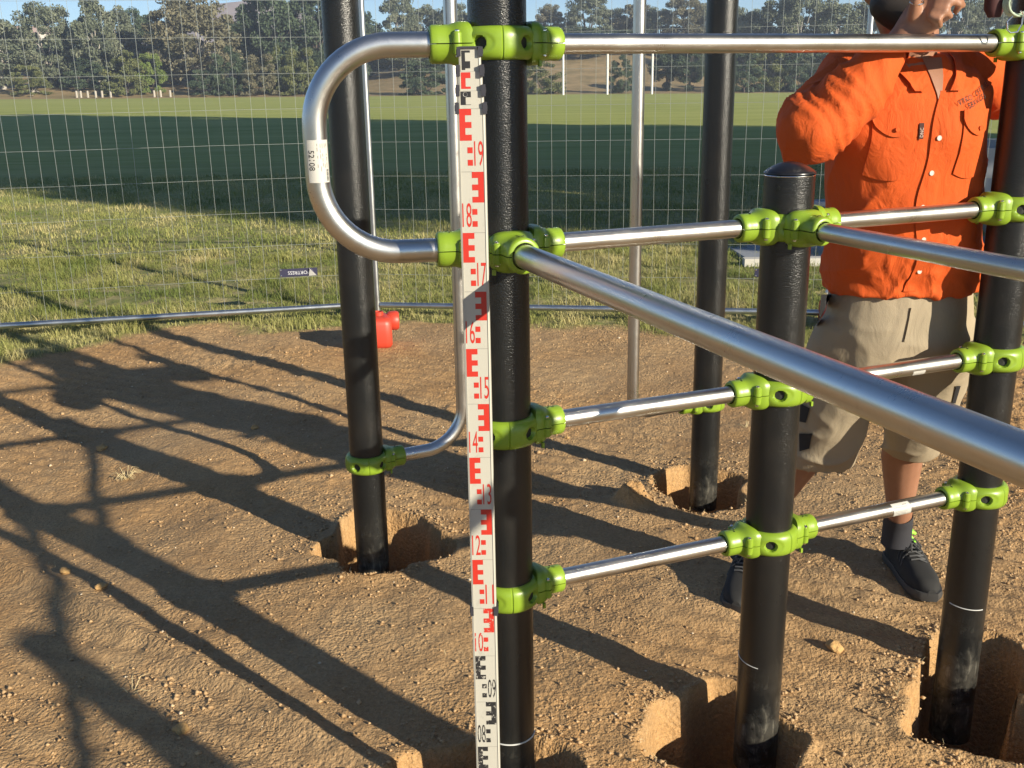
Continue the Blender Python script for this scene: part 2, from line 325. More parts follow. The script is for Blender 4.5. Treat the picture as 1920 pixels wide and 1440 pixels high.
# grass blades
def blades(n, y0, y1, hmin, hmax, wd, power=1.0, seed=1):
    g = np.random.default_rng(seed); y = y0+(y1-y0)*g.random(n)**power; x = (g.random(n)*2-1)*(.56*y+.9)
    gm = grassmask(x, y); cl = fbm(x*5, y*5, 3, 200); keep = (g.random(n) < gm**1.5) & (cl > -.33); x, y, cl = x[keep], y[keep], cl[keep]; n = len(x)
    z = terrain(x, y); inn = (x > X0+.02) & (x < X1-.02) & (y < Y1-.02) & (y > Y0)
    z[inn] = GZ[((x[inn]-X0)/ST).astype(int), ((y[inn]-Y0)/ST).astype(int)]
    a = g.random(n)*2*np.pi; tuft = sst(-.2,.35,cl); h = (hmin+(hmax-hmin)*g.random(n)**1.5)*(.55+.75*tuft)
    ln = h*(.35+.9*g.random(n)); dx, dy = np.cos(a), np.sin(a); px, py = -dy*wd*(.5+g.random(n)), dx*wd*(.5+g.random(n))
    b = np.stack([x, y, z-.004], 1); mid = b + np.stack([dx*ln*.35, dy*ln*.35, h*.62], 1); tip = b + np.stack([dx*ln, dy*ln, h], 1); P = np.stack([px, py, np.zeros(n)], 1)
    V = np.stack([b-P/2, b+P/2, mid+P*.4, mid-P*.4, tip], 1).reshape(-1, 3); o = (np.arange(n)*5)[:,None]
    T = np.concatenate([o+np.array([[0,1,2]]), o+np.array([[0,2,3]]), o+np.array([[3,2,4]])], 0)
    dryp = fbm(x*2.2, y*1.4, 4, 210); edge = sst(1.6, .1, y - np.interp(x, EDGE[:,0], EDGE[:,1]))
    r = np.clip(.47+1.0*dryp+.42*(g.random(n)-.5)+.25*edge, 0, 1)
    return V, T, np.repeat(r, 5)
def grass():
    parts = [blades(190000, 5.2, 9.2, .022, .070, .0036, 1.0, 1), blades(110000, 8.8, 18, .03, .060, .007, 1.15, 2)]
    V = np.concatenate([p[0] for p in parts]); off = 0; T = []
    for p in parts: T.append(p[1]+off); off += len(p[0])
    me = fast_mesh('grass', V, np.concatenate(T), {'rnd': np.concatenate([p[2] for p in parts])})
    tag(link('grass', me, M['blade']), 'short dry and green grass growing beyond the dug soil', 'grass', kind='stuff')
grass()
# loose crumbs of soil and pebbles
def gravel():
    g = np.random.default_rng(4); N = 95000
    ico = bmesh.new(); [ico.verts.new(p) for p in ((1,0,0),(-1,0,0),(0,1,0),(0,-1,0),(0,0,1),(0,0,-1))]; ico.verts.ensure_lookup_table(); [ico.faces.new([ico.verts[i] for i in f]) for f in ((0,2,4),(2,1,4),(1,3,4),(3,0,4),(2,0,5),(1,2,5),(3,1,5),(0,3,5))]; ico.verts.index_update(); iv = np.array([v.co[:] for v in ico.verts]); jf = np.array([[v.index for v in f.verts] for f in ico.faces]); ico.free()
    x = g.random(N)*7.6-3.3; y = 1.5+g.random(N)**1.3*4.9; dens = np.clip(.5+1.3*fbm(x*1.3+4, y*1.3, 2, 13)+.8*sst(1.0,2.0,x)+.6*sst(-.8,-1.5,x)*sst(2.9,2.1,y), .06, 1)
    k = (g.random(N) < dens) & (grassmask(x, y) < .5); x, y = x[k], y[k]; n = len(x)
    # coarser spoil at the right and the crumbly corner at lower left
    for (m_, a0, a1, b0, b1) in ((16000, 1.15, 3.6, 2.25, 4.6), (5000, -1.75, -.75, 1.6, 2.35)):
        xx = a0+(a1-a0)*g.random(m_); yy = b0+(b1-b0)*g.random(m_); kk = g.random(m_) < np.clip(.55+1.6*fbm(xx*2, yy*2, 3, 133), 0, 1); x = np.concatenate([x, xx[kk]]); y = np.concatenate([y, yy[kk]])
    for cx, cy, rx, ry, dp in HOLES:   # spoil dropped round each hole
        m_ = 700; aa = g.random(m_)*6.283; rr_ = 1.08+.75*g.random(m_)**2; x = np.concatenate([x, cx+rx*rr_*np.cos(aa)]); y = np.concatenate([y, cy+ry*rr_*np.sin(aa)])
    kk = (y > Y0+.05); x, y = x[kk], y[kk]; n0 = min(n, len(x)); n = len(x)
    r = .0015+.0048*g.random(n)**4 + .009*(g.random(n) < .004)*g.random(n)
    r[n0:] = .0018+.0062*g.random(n-n0)**3
    z = GZ[((x-X0)/ST).astype(int), ((y-Y0)/ST).astype(int)]
    sc = 1+.5*(g.random((n,1,3))-.5); jit = 1+.35*(g.random((n, len(iv), 1))-.5)
    V = iv[None]*jit*sc*r[:,None,None]; V[:,:,2] *= .75; V += np.stack([x, y, z+r*.35], 1)[:,None]
    F = jf[None]+(np.arange(n)*len(iv))[:,None,None]
    me = fast_mesh('soil_crumbs', V.reshape(-1,3), F.reshape(-1,3), {'rnd': np.repeat(np.where(np.arange(n) < n0, g.random(n), np.where(x > .9, .5+.43*g.random(n), .25+.6*g.random(n))), len(iv))})
    t = NT('soil_crumb'); rr = t.n('Attribute', attribute_name='rnd').outputs['Fac']; t.set(Base_Color=t.ramp(rr, [(0,(.31,.19,.09)),(.6,(.42,.28,.145)),(.93,(.50,.33,.17)),(1,(.60,.50,.36))]), Roughness=.9)
    tag(link('soil_crumbs', me, t.m), 'small crumbs and pebbles of soil lying loose on the dug ground', 'gravel', kind='stuff')
gravel()
def clods():
    t = NT('orange_clod'); t.set(Base_Color=t.mix(t.noise(t.coord(), 40, 5, .6), (.40,.22,.08), (.55,.36,.15)), Roughness=.9); t.bump(t.noise(t.coord(), 90, 4, .6), .8, .01)
    lst = [(1565,1215,.021,'orange clod of clay between the cut post and the right post'), (1470,648,.05,'orange clod of clay behind the cut post near the fence'), (190,832,.022,'yellow clod by the crossing shadows at the left edge'),
        (122,1072,.017,'small yellow clod in the thin shadow at lower left'), (192,1108,.017,'pointed pale clod beside the wide shadow at lower left'), (478,805,.016,'pale pebble on the edge of the broad shadow'),
        (1062,822,.012,'small clod beside the main post near the second lowest clamp'), (340,1372,.018,'flat yellow clod at the bottom left of the dug ground')]
    for i, (u, v, r, lb) in enumerate(lst):
        p = on_z(u, v, 0); bm = bmesh.new(); bmesh.ops.create_icosphere(bm, subdivisions=3, radius=r)
        for q in bm.verts:
            k = 1+.55*mnoise.noise(q.co*(1.3/r*.8)+Vector((i*7,0,0)))+.2*mnoise.noise(q.co*(4/r)); q.co *= k; q.co.z *= .72
        me = bpy.data.meshes.new('clod'); bm.to_mesh(me); bm.free(); o = link('clod', me, t.m, smooth=True); o.location = (p.x, p.y, gz(p.x, p.y)+r*.4)
        tag(o, lb, 'clod', 'loose clods of clay')
    # dry grass tuft and straws
    def tuft(u, v, n, L, lb, spread=1.0):
        p = on_z(u, v, 0); mb = MB(); rr = random.Random(u)
        for k in range(n):
            a = rr.random()*6.28; l = L*(.5+rr.random()); h = l*(.2+.5*rr.random()); d = Vector((math.cos(a), math.sin(a), 0))
            s0 = d*rr.random()*.012; mb.sweep([s0, s0+d*l*.5*spread+Vector((0,0,h)), s0+d*l*spread+Vector((0,0,h*.6))], [.0011,.0009,.0004], 4)
        o = mb.build('dry_tuft', M['straw'], None, True); o.location = (p.x, p.y, gz(p.x, p.y)); tag(o, lb, 'dry grass')
    tuft(236, 888, 46, .045, 'straw-coloured dry grass tuft on the dug ground left of the posts')
    tuft(247, 1300, 5, .035, 'few pale straws lying on the wide shadow at lower left', 1.3)
    tuft(1400, 800, 6, .03, 'tiny pale grass sprig between the back right post and the cut post')
clods()
def straws():
    g = np.random.default_rng(9); n = 900; x = g.random(n)*7.4-3.2; y = 1.5+g.random(n)*4.6; k = grassmask(x, y) < .5; x, y = x[k], y[k]; n = len(x)
    near = g.random(n) < .25
    for i in np.where(near)[0]:
        cx, cy, rx, ry, dp = HOLES[g.integers(len(HOLES))]; a = g.random()*6.28; x[i] = cx+rx*1.1*math.cos(a); y[i] = cy+ry*1.1*math.sin(a)
    a = g.random(n)*6.28; L = .008+.026*g.random(n)**2; w_ = .0006; z = GZ[((x-X0)/ST).astype(int), ((y-Y0)/ST).astype(int)]
    d = np.stack([np.cos(a), np.sin(a), np.zeros(n)], 1); p = np.stack([-d[:,1], d[:,0], np.zeros(n)], 1)*w_; b = np.stack([x, y, z+.003], 1); up = np.stack([np.zeros(n)]*2+[.004+.010*g.random(n)], 1)
    V = np.stack([b-p, b+p, b+d*L[:,None]*.5+p+up, b+d*L[:,None]*.5-p+up, b+d*L[:,None]+up*.3], 1).reshape(-1,3); o = (np.arange(n)*5)[:,None]
    F = np.concatenate([o+np.array([[0,1,2]]), o+np.array([[0,2,3]]), o+np.array([[3,2,4]])], 0)
    tag(link('straw_bits', fast_mesh('straw_bits', V, F), M['straw']), 'short bits of straw and root scattered over the dug ground', 'straw', kind='stuff')
straws()
# ------------------------------------------------------------------ climbing frame
UX = Vector((.928, .372, 0))
PA, PB, PC, PD, PE = Vector((-.0156,1.8619,0)), Vector((.5690,2.095,0)), Vector((1.1447,2.3272,0)), Vector((-.4520,2.957,0)), Vector((.707,3.5313,0))
DG = Vector((.347,-.938,0)); DF = Vector((.372,-.928,0)); PG = PA+DG*2.2; PF = PB+DF*1.25; PJ = Vector((1.6,-.17,0))
Z1, Z2, Z3, Z4, ZD = 1.5246, 1.1711, .8224, .4777, .345
PR = .0508
frame = thing('climbing_frame', 'black posts, green clamps and steel rails of a climbing frame standing loose in dug holes', 'climbing frame')
def post(p, z0, z1, label, cap=False, mark=None, rot=0, cut=None, lean=(0,0)):
    mb = MB(); mb.lathe((0,0,0), [(PR-.004, z0), (PR, z0), (PR, z0+.3), (PR, .5), (PR, z1-.0008), (PR-.001, z1)], 64)
    o = mb.build('post', M['post'], frame, True, 50); o.location = (p.x, p.y, 0); o['label'] = label
    if cap:
        c = MB(); prof = [(r_*(PR+.0012), .0035+.0205*(1-r_**2.1)) for r_ in np.linspace(0, 1, 14)]+[(PR+.0012, .001), (PR-.002, .0)]
        c.lathe((0,0,z1+.0025), prof[::-1], 48); c.build('cap', M['cap'], o, True, 60)
        g = MB(); g.lathe((0,0,z1), [(PR+.0003, -.0012), (PR+.0008, 0), (PR+.0003, .0012)], 48); g.build('cap_rim', M['bolt'], o)
        d = MB(); d.lathe((-.032*1.0, -.0385, z1-.022), [(0,.002),(.0045,.0015),(.0045,-.004)], 16, axis=(-.64,-.77,0)); d.build('plug', M['dark'], o)
    if mark:
        for (zz, a0, a1, th, tl) in mark:
            pts = [Vector((math.cos(a)*(PR+.0003), math.sin(a)*(PR+.0003), zz+tl*(a-a0))) for a in np.linspace(R(a0) if False else a0, a1, 40)]
            k = MB(); k.sweep(pts, th, 6); k.build('mark_line', M['white_line'], o)
    return o
A_ = 4.712
post(PA, -.45, 2.62, 'black post beside the measuring staff', mark=[(.145, A_-1.75, A_+1.5, .0016, .0)])
post(PB, -.12, 1.272, 'shorter black post with a domed cap', cap=True, mark=[(.175, A_-1.9, A_-.35, .0009, -.006)])
post(PC, -.215, 2.62, 'black post at the right edge', mark=[(.182, A_-1.2, A_+.5, .0012, -.004)])
post(PD, -.13, 2.62, 'black post furthest left, behind the bent rail')
post(PE, -.075, 2.62, 'black post furthest back')
post(PF, -.4, 2.62, 'black post outside the picture to the right'); post(PG, -.4, 2.62, 'black post behind the photographer'); post(PJ, -.4, 1.42, 'short capped black post outside the picture', cap=True)
# clamp parts -------------------------------------------------
def ring_mesh():
    mb = MB(); H = .0275; na, nz = 192, 22
    vs = []; fs = []; holes = [(R(k), 0) for k in (60, 140, -60, -140)]
    seams = [R(103), R(-103), R(0), R(180)]
    for i in range(na):
        a = 2*math.pi*i/na
        for j in range(nz+1):
            t = j/nz*2-1; r = PR+.0025+.0135*(1-abs(t)**3.2)**.6; z = H*t
            for ha, hz in holes:
                da = (a-ha+math.pi) % (2*math.pi)-math.pi; e = math.hypot(da*(PR+.014)/.0130, (z-hz)/.0112)
                e2 = math.hypot((da*(PR+.014)-.004)/.024, (z-hz)/.0165)
                if e < 1.25: r -= .0125*float(sst(1.06, .86, e))
                r -= .0016*float(sst(1.1, .8, e2))
            for sa in seams:
                da = (a-sa+math.pi) % (2*math.pi)-math.pi
                if abs(da) < .009: r -= .0022
            vs.append((r*math.cos(a), r*math.sin(a), z))
    k = nz+1
    for i in range(na):
        i2 = (i+1) % na
        for j in range(nz): fs.append((i*k+j, i2*k+j, i2*k+j+1, i*k+j+1))
    mb.add(vs, fs)
    mb.lathe((0,0,0), [(PR-.001, H), (PR+.0032, H)], 96); mb.lathe((0,0,0), [(PR+.0032, -H), (PR-.001, -H)], 96)
    return mb
def hole_dark():  # near-black discs put the holes' inner shade on the recess floors
    mb = MB()
    for h in range(4):
        a0 = R((60,140,-60,-140)[h]); vs = [(( PR+.0062)*math.cos(a0), (PR+.0062)*math.sin(a0), 0)]
        for i in range(20):
            th = i/20*2*math.pi; da = .0112*math.cos(th)/(PR+.006); z = .0094*math.sin(th); vs.append(((PR+.0062)*math.cos(a0+da), (PR+.0062)*math.sin(a0+da), z))
        mb.add(vs, [(0, 1+i, 1+(i+1) % 20) for i in range(20)])
    return mb
def socket_half(sgn, tr):
    """half of the two piece socket; radial axis +X; tr tube radius"""
    mb = MB(); xs = [.056, .0585, .066, .071, .075, .079, .085, .093, .104, .1145, .1175, .119]
    n = 18; vs = []
    for q, x in enumerate(xs):
        t = float(sst(.068, .088, x)); wy = (.043*(1-t) + (tr+.0095)*t); hz = (.036*(1-t)+(tr+.0100)*t); ex = 3.4*(1-t)+2.*t
        if x < .058: wy -= .003; hz -= .003
        if x > .116: wy -= (x-.116)*1.2; hz -= (x-.116)*1.2
        # wrap round the ring
        for j in range(n+1):
            a = math.pi*j/n; c, s_ = math.cos(a), math.sin(a); y = wy*math.copysign(abs(c)**(2/ex), c); z = hz*abs(s_)**(2/ex)
            bend = -(y*y)/(2*.075)*(1-t)*.9
            vs.append((x+bend, y, sgn*(z+.0009)))
    k = n+1; fs = []
    for i in range(len(xs)-1):
        for j in range(n): f = (i*k+j, (i+1)*k+j, (i+1)*k+j+1, i*k+j+1); fs.append(f if sgn < 0 else f[::-1])
        f = (i*k, i*k+n, (i+1)*k+n, (i+1)*k); fs.append(f if sgn < 0 else f[::-1])
    fs.append(tuple(range(k)) if sgn > 0 else tuple(range(k))[::-1])
    # end face as annulus round the tube
    b = (len(xs)-1)*k; inner = []
    for j in range(n+1):
        a = math.pi*j/n; inner.append((xs[-1], (tr+.0016)*math.cos(a), sgn*((tr+.0016)*math.sin(a)+.0009)))
    ib = len(vs); vs += inner
    inner2 = [(x-.012, y, z) for x, y, z in inner]; vs += inner2
    for j in range(n):
        f = (b+j, ib+j, ib+j+1, b+j+1); fs.append(f if sgn < 0 else f[::-1])
        f = (ib+j, ib+k+j, ib+k+j+1, ib+j+1); fs.append(f if sgn < 0 else f[::-1])
    mb.add(vs, fs)
    for sy in (-1, 1):   # bolt bosses
        mb.lathe((.074, sy*.0345, 0), [(.0, sgn*.0195), (.0050, sgn*.0195), (.0078, sgn*.0170), (.0088, sgn*.001), (0, sgn*.001)][::(1 if sgn < 0 else -1)], 20)
    if sgn < 0: mb.box((.064, -.0375, -.034), (.005, .006, .010))
    return mb
def bolts():
    mb = MB()
    for sy in (-1, 1):
        for sg in (1, -1):
            mb.lathe((.074, sy*.0345, sg*.0195), [(.0043, 0), (.0043, sg*.0018), (.0032, sg*.0030), (.0012, sg*.0031), (.0010, sg*.0018), (0, sg*.0018)][::(-1 if sg > 0 else 1)][::-1], 14)
    return mb
def emblem(tr):
    mb = MB(); z = tr+.0103+.0009
    for a in (90, 210, 330):
        d = Vector((math.cos(R(a)), math.sin(R(a)), 0)); q = Quaternion((0,0,1), R(a)); c = Vector((.095, 0, z-.0003))+d*.0055
        mb.box(c, (.0055, .0018, .0012), q)
    return mb
ring_me = ring_mesh().build('clamp', M['green']).data; hd_me = hole_dark().build('tmp', M['dark'], None, False).data
SOC = {}
for tr in (.0212, .0178):
    SOC[tr] = [socket_half(1, tr).build('t', M['green'], None, True, 40).data, socket_half(-1, tr).build('t', M['green'], None, True, 40).data, emblem(tr).build('t', M['gap'], None, False).data]
bolt_me = bolts().build('t', M['bolt']).data
for o in list(COL.objects):
    if o.data in (ring_me, hd_me, bolt_me) or any(o.data in s for s in SOC.values()): bpy.data.objects.remove(o)
def child(name, me, parent, rz=0):
    o = bpy.data.objects.new(name, me); COL.objects.link(o); o.parent = parent; o.rotation_euler = (0,0,rz); return o
def clamp(p, z, dirs, label=None):
    r0 = math.atan2(dirs[0][0].y, dirs[0][0].x)
    c = bpy.data.objects.new('clamp', ring_me); COL.objects.link(c); c.parent = frame; c.location = (p.x, p.y, z); c.rotation_euler = (0,0,r0)
    if label: c['label'] = label
    child('bolt_hole_shade', hd_me, c)['kind'] = 'stuff'
    for d, tr in dirs:
        a = math.atan2(d.y, d.x)-r0
        child('socket', SOC[tr][0], c, a); child('socket', SOC[tr][1], c, a); child('emblem', SOC[tr][2], c, a); child('bolt', bolt_me, c, a)['kind'] = 'stuff'
BIG, SM = .0212, .0178
LD = Vector((-.985,-.17,0)).normalized(); NUX = -UX
clamp(PA, Z1, [(UX,SM),(LD,BIG)], 'green clamp at the top of the staff, joining the bent rail')
clamp(PA, Z2, [(UX,SM),(LD,BIG),(DG,BIG)]); clamp(PA, Z3, [(UX,SM)]); clamp(PA, Z4, [(UX,SM)])
clamp(PB, Z2, [(NUX,SM),(UX,SM),(DF,SM)], 'green clamp with three sockets on the capped post'); clamp(PB, Z3, [(NUX,SM),(UX,SM)]); clamp(PB, Z4, [(NUX,SM),(UX,SM)])
for z in (Z1,Z2,Z3,Z4): clamp(PC, z, [(NUX,SM)])
# bent rails of the back posts run along the line between them
DE = (PE-PD).normalized()
clamp(PD, ZD, [(DE,BIG)]); clamp(PE, ZD-.005, [(-DE,BIG)])
clamp(PG, Z2, [(-DG,BIG)]); clamp(PF, Z2, [(-DF,SM)])
def rail(a, b, z, r, label=None, ins=.108):
    d = (b-a).normalized(); p0 = a+d*ins; p1 = b-d*ins; mb = MB(); L = (p1-p0).length; n = 2
    mb.sweep([Vector((0,0,0)), Vector((L/2,0,0)), Vector((L,0,0))], r, 40)
    o = mb.build('rail', M['steel'], frame, True, 50); o.location = (p0.x, p0.y, z); o.rotation_euler = (0,0,math.atan2(d.y, d.x))
    if label: o['label'] = label
    return o
rail(PA, PC, Z1, SM, 'top rail between the staff post and the right post')
rAB2 = rail(PA, PB, Z2, SM); rail(PA, PB, Z3, SM); rail(PA, PB, Z4, SM)
rail(PB, PC, Z2, SM); rBC3 = rail(PB, PC, Z3, SM, 'rail with a torn paper label'); rBC4 = rail(PB, PC, Z4, SM, 'rail with a white barcode label')
rail(PA, PG, Z2, BIG, 'thick rail running diagonally towards the camera'); rail(PF, PJ, 1.36, BIG, 'thick rail outside the picture on the right'); rail(PJ, PJ+(PJ-PF), 1.36, BIG, 'thick rail behind the photographer')
rail(PB, PF, Z2, SM, 'rail running from the capped post to the right')
def arc(c, a, b, r, n=14):
    """corner at c coming from a going to b"""
    u = (a-c).normalized(); v = (b-c).normalized(); return [c+u*r*(1-math.sin(t))+v*r*(1-math.cos(t)) for t in np.linspace(0, math.pi/2, n)]
def bent(pts, R_, r, label):
    path = [pts[0]]
    for i in range(1, len(pts)-1): path += arc(pts[i], pts[i-1], pts[i+1], R_)
    path.append(pts[-1]); mb = MB(); mb.sweep(path, r, 40); o = mb.build('bent_rail', M['steel'], frame, True, 50); o['label'] = label; return o
Lx = .3215
loop = bent([PA+LD*.108+Vector((0,0,Z1)), PA+LD*Lx+Vector((0,0,Z1)), PA+LD*Lx+Vector((0,0,Z2)), PA+LD*.108+Vector((0,0,Z2))], .135, BIG, 'D shaped bent steel rail with a white label, left of the staff')
TD = .40; TE = .40
def px_along(P, D, u, z):
    best = min(np.linspace(.15, .9, 400), key=lambda t: abs(proj(P+D*float(t)+Vector((0,0,z)))[0]-u)); return float(best)
def proj(p):
    d = p-Vector((0,0,CAM_Z)); zc = d.dot(fw); return 960+FPX*d.dot(RT)/zc, 720-FPX*d.dot(UP)/zc
TD = px_along(PD, DE, 865, .6); TE = px_along(PE, -DE, 1188, .6)
bent([PD+DE*.108+Vector((0,0,ZD)), PD+DE*TD+Vector((0,0,ZD)), PD+DE*TD+Vector((0,0,2.6))], .13, .0203, 'tall bent rail rising from the far left post')
bent([PE-DE*.108+Vector((0,0,ZD-.005)), PE-DE*TE+Vector((0,0,ZD-.005)), PE-DE*TE+Vector((0,0,2.6))], .07, .0203, 'tall bent rail rising beside the furthest post')
# stickers ----------------------------------------------------
paper = plain('white_label_paper', (.5,.49,.45), .5); faint = plain('grey_print', (.25,.25,.24), .7); blackp = plain('black_print', (.02,.02,.02), .6)
def wrap(parent, org, ax, ref, r, s0, s1, a0, a1, mat, name, n=14, ns=6, skew=0):
    ax = ax.normalized(); ref = (ref-ax*ref.dot(ax)).normalized(); b = ax.cross(ref); mb = MB(); vs = []
    for i in range(ns+1):
        for j in range(n+1):
            a = a0+(a1-a0)*j/n; s = s0+(s1-s0)*i/ns + skew*(a-a0)
            vs.append(org+ax*s+(ref*math.cos(a)+b*math.sin(a))*r)
    k = n+1; fs = [(i*k+j, i*k+j+1, (i+1)*k+j+1, (i+1)*k+j) for i in range(ns) for j in range(n)]
    mb.add(vs, fs); return mb.build(name, mat, parent, True)
text_cache = []
def text_mesh(body, size, font_w=1.0, res=3):
    cu = bpy.data.curves.new('txt', 'FONT'); cu.body = body; cu.size = size; cu.align_x = 'CENTER'; cu.align_y = 'CENTER'; cu.resolution_u = res
    o = bpy.data.objects.new('txt', cu); COL.objects.link(o); bpy.context.view_layer.update()
    me = bpy.data.meshes.new_from_object(o.evaluated_get(bpy.context.evaluated_depsgraph_get())); bpy.data.objects.remove(o)
    v = [q.co.copy() for q in me.vertices]; f = [tuple(p.vertices) for p in me.polygons]; return [Vector((q.x*font_w, q.y, 0)) for q in v], f
# label on the D rail: vertical tube
vt = PA+LD*Lx; mid = (Z1+Z2)/2; toc = (Vector((0,0,0))-vt).normalized(); sb = Vector((0,0,1)).cross(toc)   # sb points to the viewer's right
def lab(s0, s1, a0, a1, rr, mat, nm='print', par=None): return wrap(par, vt, Vector((0,0,1)), toc, BIG+rr, s0, s1, a0, a1, mat, nm)
lz = on_z  # (unused alias)
zc0 = mid-.013
st = lab(zc0-.036, zc0+.036, -.75, 1.12, .0005, paper, 'sticker', loop)
mb = MB(); vs, fs = text_mesh('52108', .014)
def cyl(p): a = p.y/BIG-.42; s = zc0+.002-p.x; return vt+Vector((0,0,s))+(toc*math.cos(a)+sb*math.sin(a))*(BIG+.0009)
mb.add([cyl(Vector((q.x, q.y, 0))) for q in vs], fs); mb.mi = 1
for k in range(5):
    for (o_, w_, an) in ((-.010, .016, .1), (.008, .02, .32), (-.004, .03, .5)):
        pass
rr = random.Random(3)
for an in (.06, .30, .48, .66, .84):
    s = -.030
    while s < .026:
        L = .003+rr.random()*.006
        if rr.random() < .7:
            a_ = an+rr.random()*.02; q = [(s, a_), (s+L, a_), (s+L, a_+.055), (s, a_+.055)]
            mb.add([vt+Vector((0,0,zc0-t))+(toc*math.cos(b)+sb*math.sin(b))*(BIG+.0009) for t, b in q], [(0,1,2,3)])
        s += L+.002
mb.mi = 0
for k in range(9):
    s = .014+k*.0022; q = [(s,.78), (s+(.0012 if k % 3 else .0016),.78), (s+(.0012 if k % 3 else .0016),1.0), (s,1.0)]
    mb.add([vt+Vector((0,0,zc0-t))+(toc*math.cos(b)+sb*math.sin(b))*(BIG+.0010) for t, b in q], [(0,1,2,3)])
mb.build('sticker_print', [blackp, faint], loop, False)
# barcode label on the lowest rail right of the capped post (rail local X axis)
def rail_label(ro, s0, s1, a0, a1, bars=True, r=SM):
    o = wrap(ro, Vector((0,0,0)), Vector((1,0,0)), Vector((0,-1,0)), r+.0005, s0, s1, a0, a1, paper, 'sticker', skew=.004)
    mb = MB(); g = random.Random(8); s = s0+.005
    def Q(s, t, a, b): mb.add([Vector((x, -math.cos(c)*(r+.0010), -math.sin(c)*(r+.0010))) for x, c in ((s,a),(t,a),(t,b),(s,b))], [(0,1,2,3)])
    if bars:
        while s < s1-.007:
            w_ = .0006+g.random()*.0012; Q(s+.004*(.0), s+w_, -.55, .1); s += w_+.0007+g.random()*.001
        Q(s0+.006, s1-.012, .22, .30); Q(s0+.02, s1-.008, .48, .56); Q(s1-.02, s1-.008, -.85, -.75)
        mb.build('sticker_print', faint, ro, False)
L4 = (PC-PB).length-.216
rail_label(rBC4, L4*.565, L4*.565+.052, -1.15, 1.0)
rail_label(rBC3, L4*.62, L4*.62+.035, .2, 1.5, False)
# ------------------------------------------------------------------ levelling staff
staff_white = NT('staff_enamel'); staff_white.set(Base_Color=staff_white.mix(staff_white.n('MapRange', i={'Value': staff_white.noise(staff_white.coord((1,1,.6)), 60, 5, .7, .5), 'From Min': .58, 'From Max': .75, 'To Max': .35}).outputs[0], (.46,.445,.385), (.27,.26,.22)), Roughness=.4)
staff_red = plain('staff_red_print', (.50,.030,.018), .45); staff_blk = plain('staff_black_print', (.018,.018,.02), .5)
wornred = NT('staff_worn_red'); wornred.set(Base_Color=wornred.mix(wornred.n('MapRange', i={'Value': wornred.noise(wornred.coord(), 160, 4, .7), 'From Min': .56, 'From Max': .60}).outputs[0], (.50,.030,.018), (.44,.42,.36)), Roughness=.45)
wornblk = NT('staff_worn_black'); wornblk.set(Base_Color=wornblk.mix(wornblk.n('MapRange', i={'Value': wornblk.noise(wornblk.coord(), 140, 4, .75), 'From Min': .56, 'From Max': .60}).outputs[0], (.02,.02,.022), (.42,.40,.35)), Roughness=.5)
clipm = plain('staff_dark_clip', (.035,.035,.045), .5)
ST_ = thing('levelling_staff', 'white levelling staff with red and black E marks held against the black post', 'levelling staff', (-.0590, 1.704, -.58), R(-1.0))
def zz(s): return s
def sect(w_, d_, z0, z1, name='section', yoff=0.0):
    mb = MB(); e = .003
    pts = [(-w_/2, 0), (-w_/2+e, -e*.4), (-w_/2+e, 0), (w_/2-e, 0), (w_/2-e, -e*.4), (w_/2, 0), (w_/2, d_), (-w_/2, d_)]
    n = len(pts); vs = [(x, y+yoff, z) for z in (z0, z1) for x, y in pts]; fs = [(i, (i+1) % n, n+(i+1) % n, n+i) for i in range(n)] + [tuple(range(n))[::-1], tuple(range(n, 2*n))]
    mb.add(vs, fs); return mb.build(name, staff_white.m, ST_, False)
sect(.0458, .026, 0, 1.100); sect(.0450, .023, 1.1003, 2.0); sect(.0415, .020, 2.0003, 2.0277, yoff=.0015); sect(.0385, .017, 2.028, 2.0577, yoff=.003); sect(.0350, .014, 2.058, 2.0935, yoff=.0045)
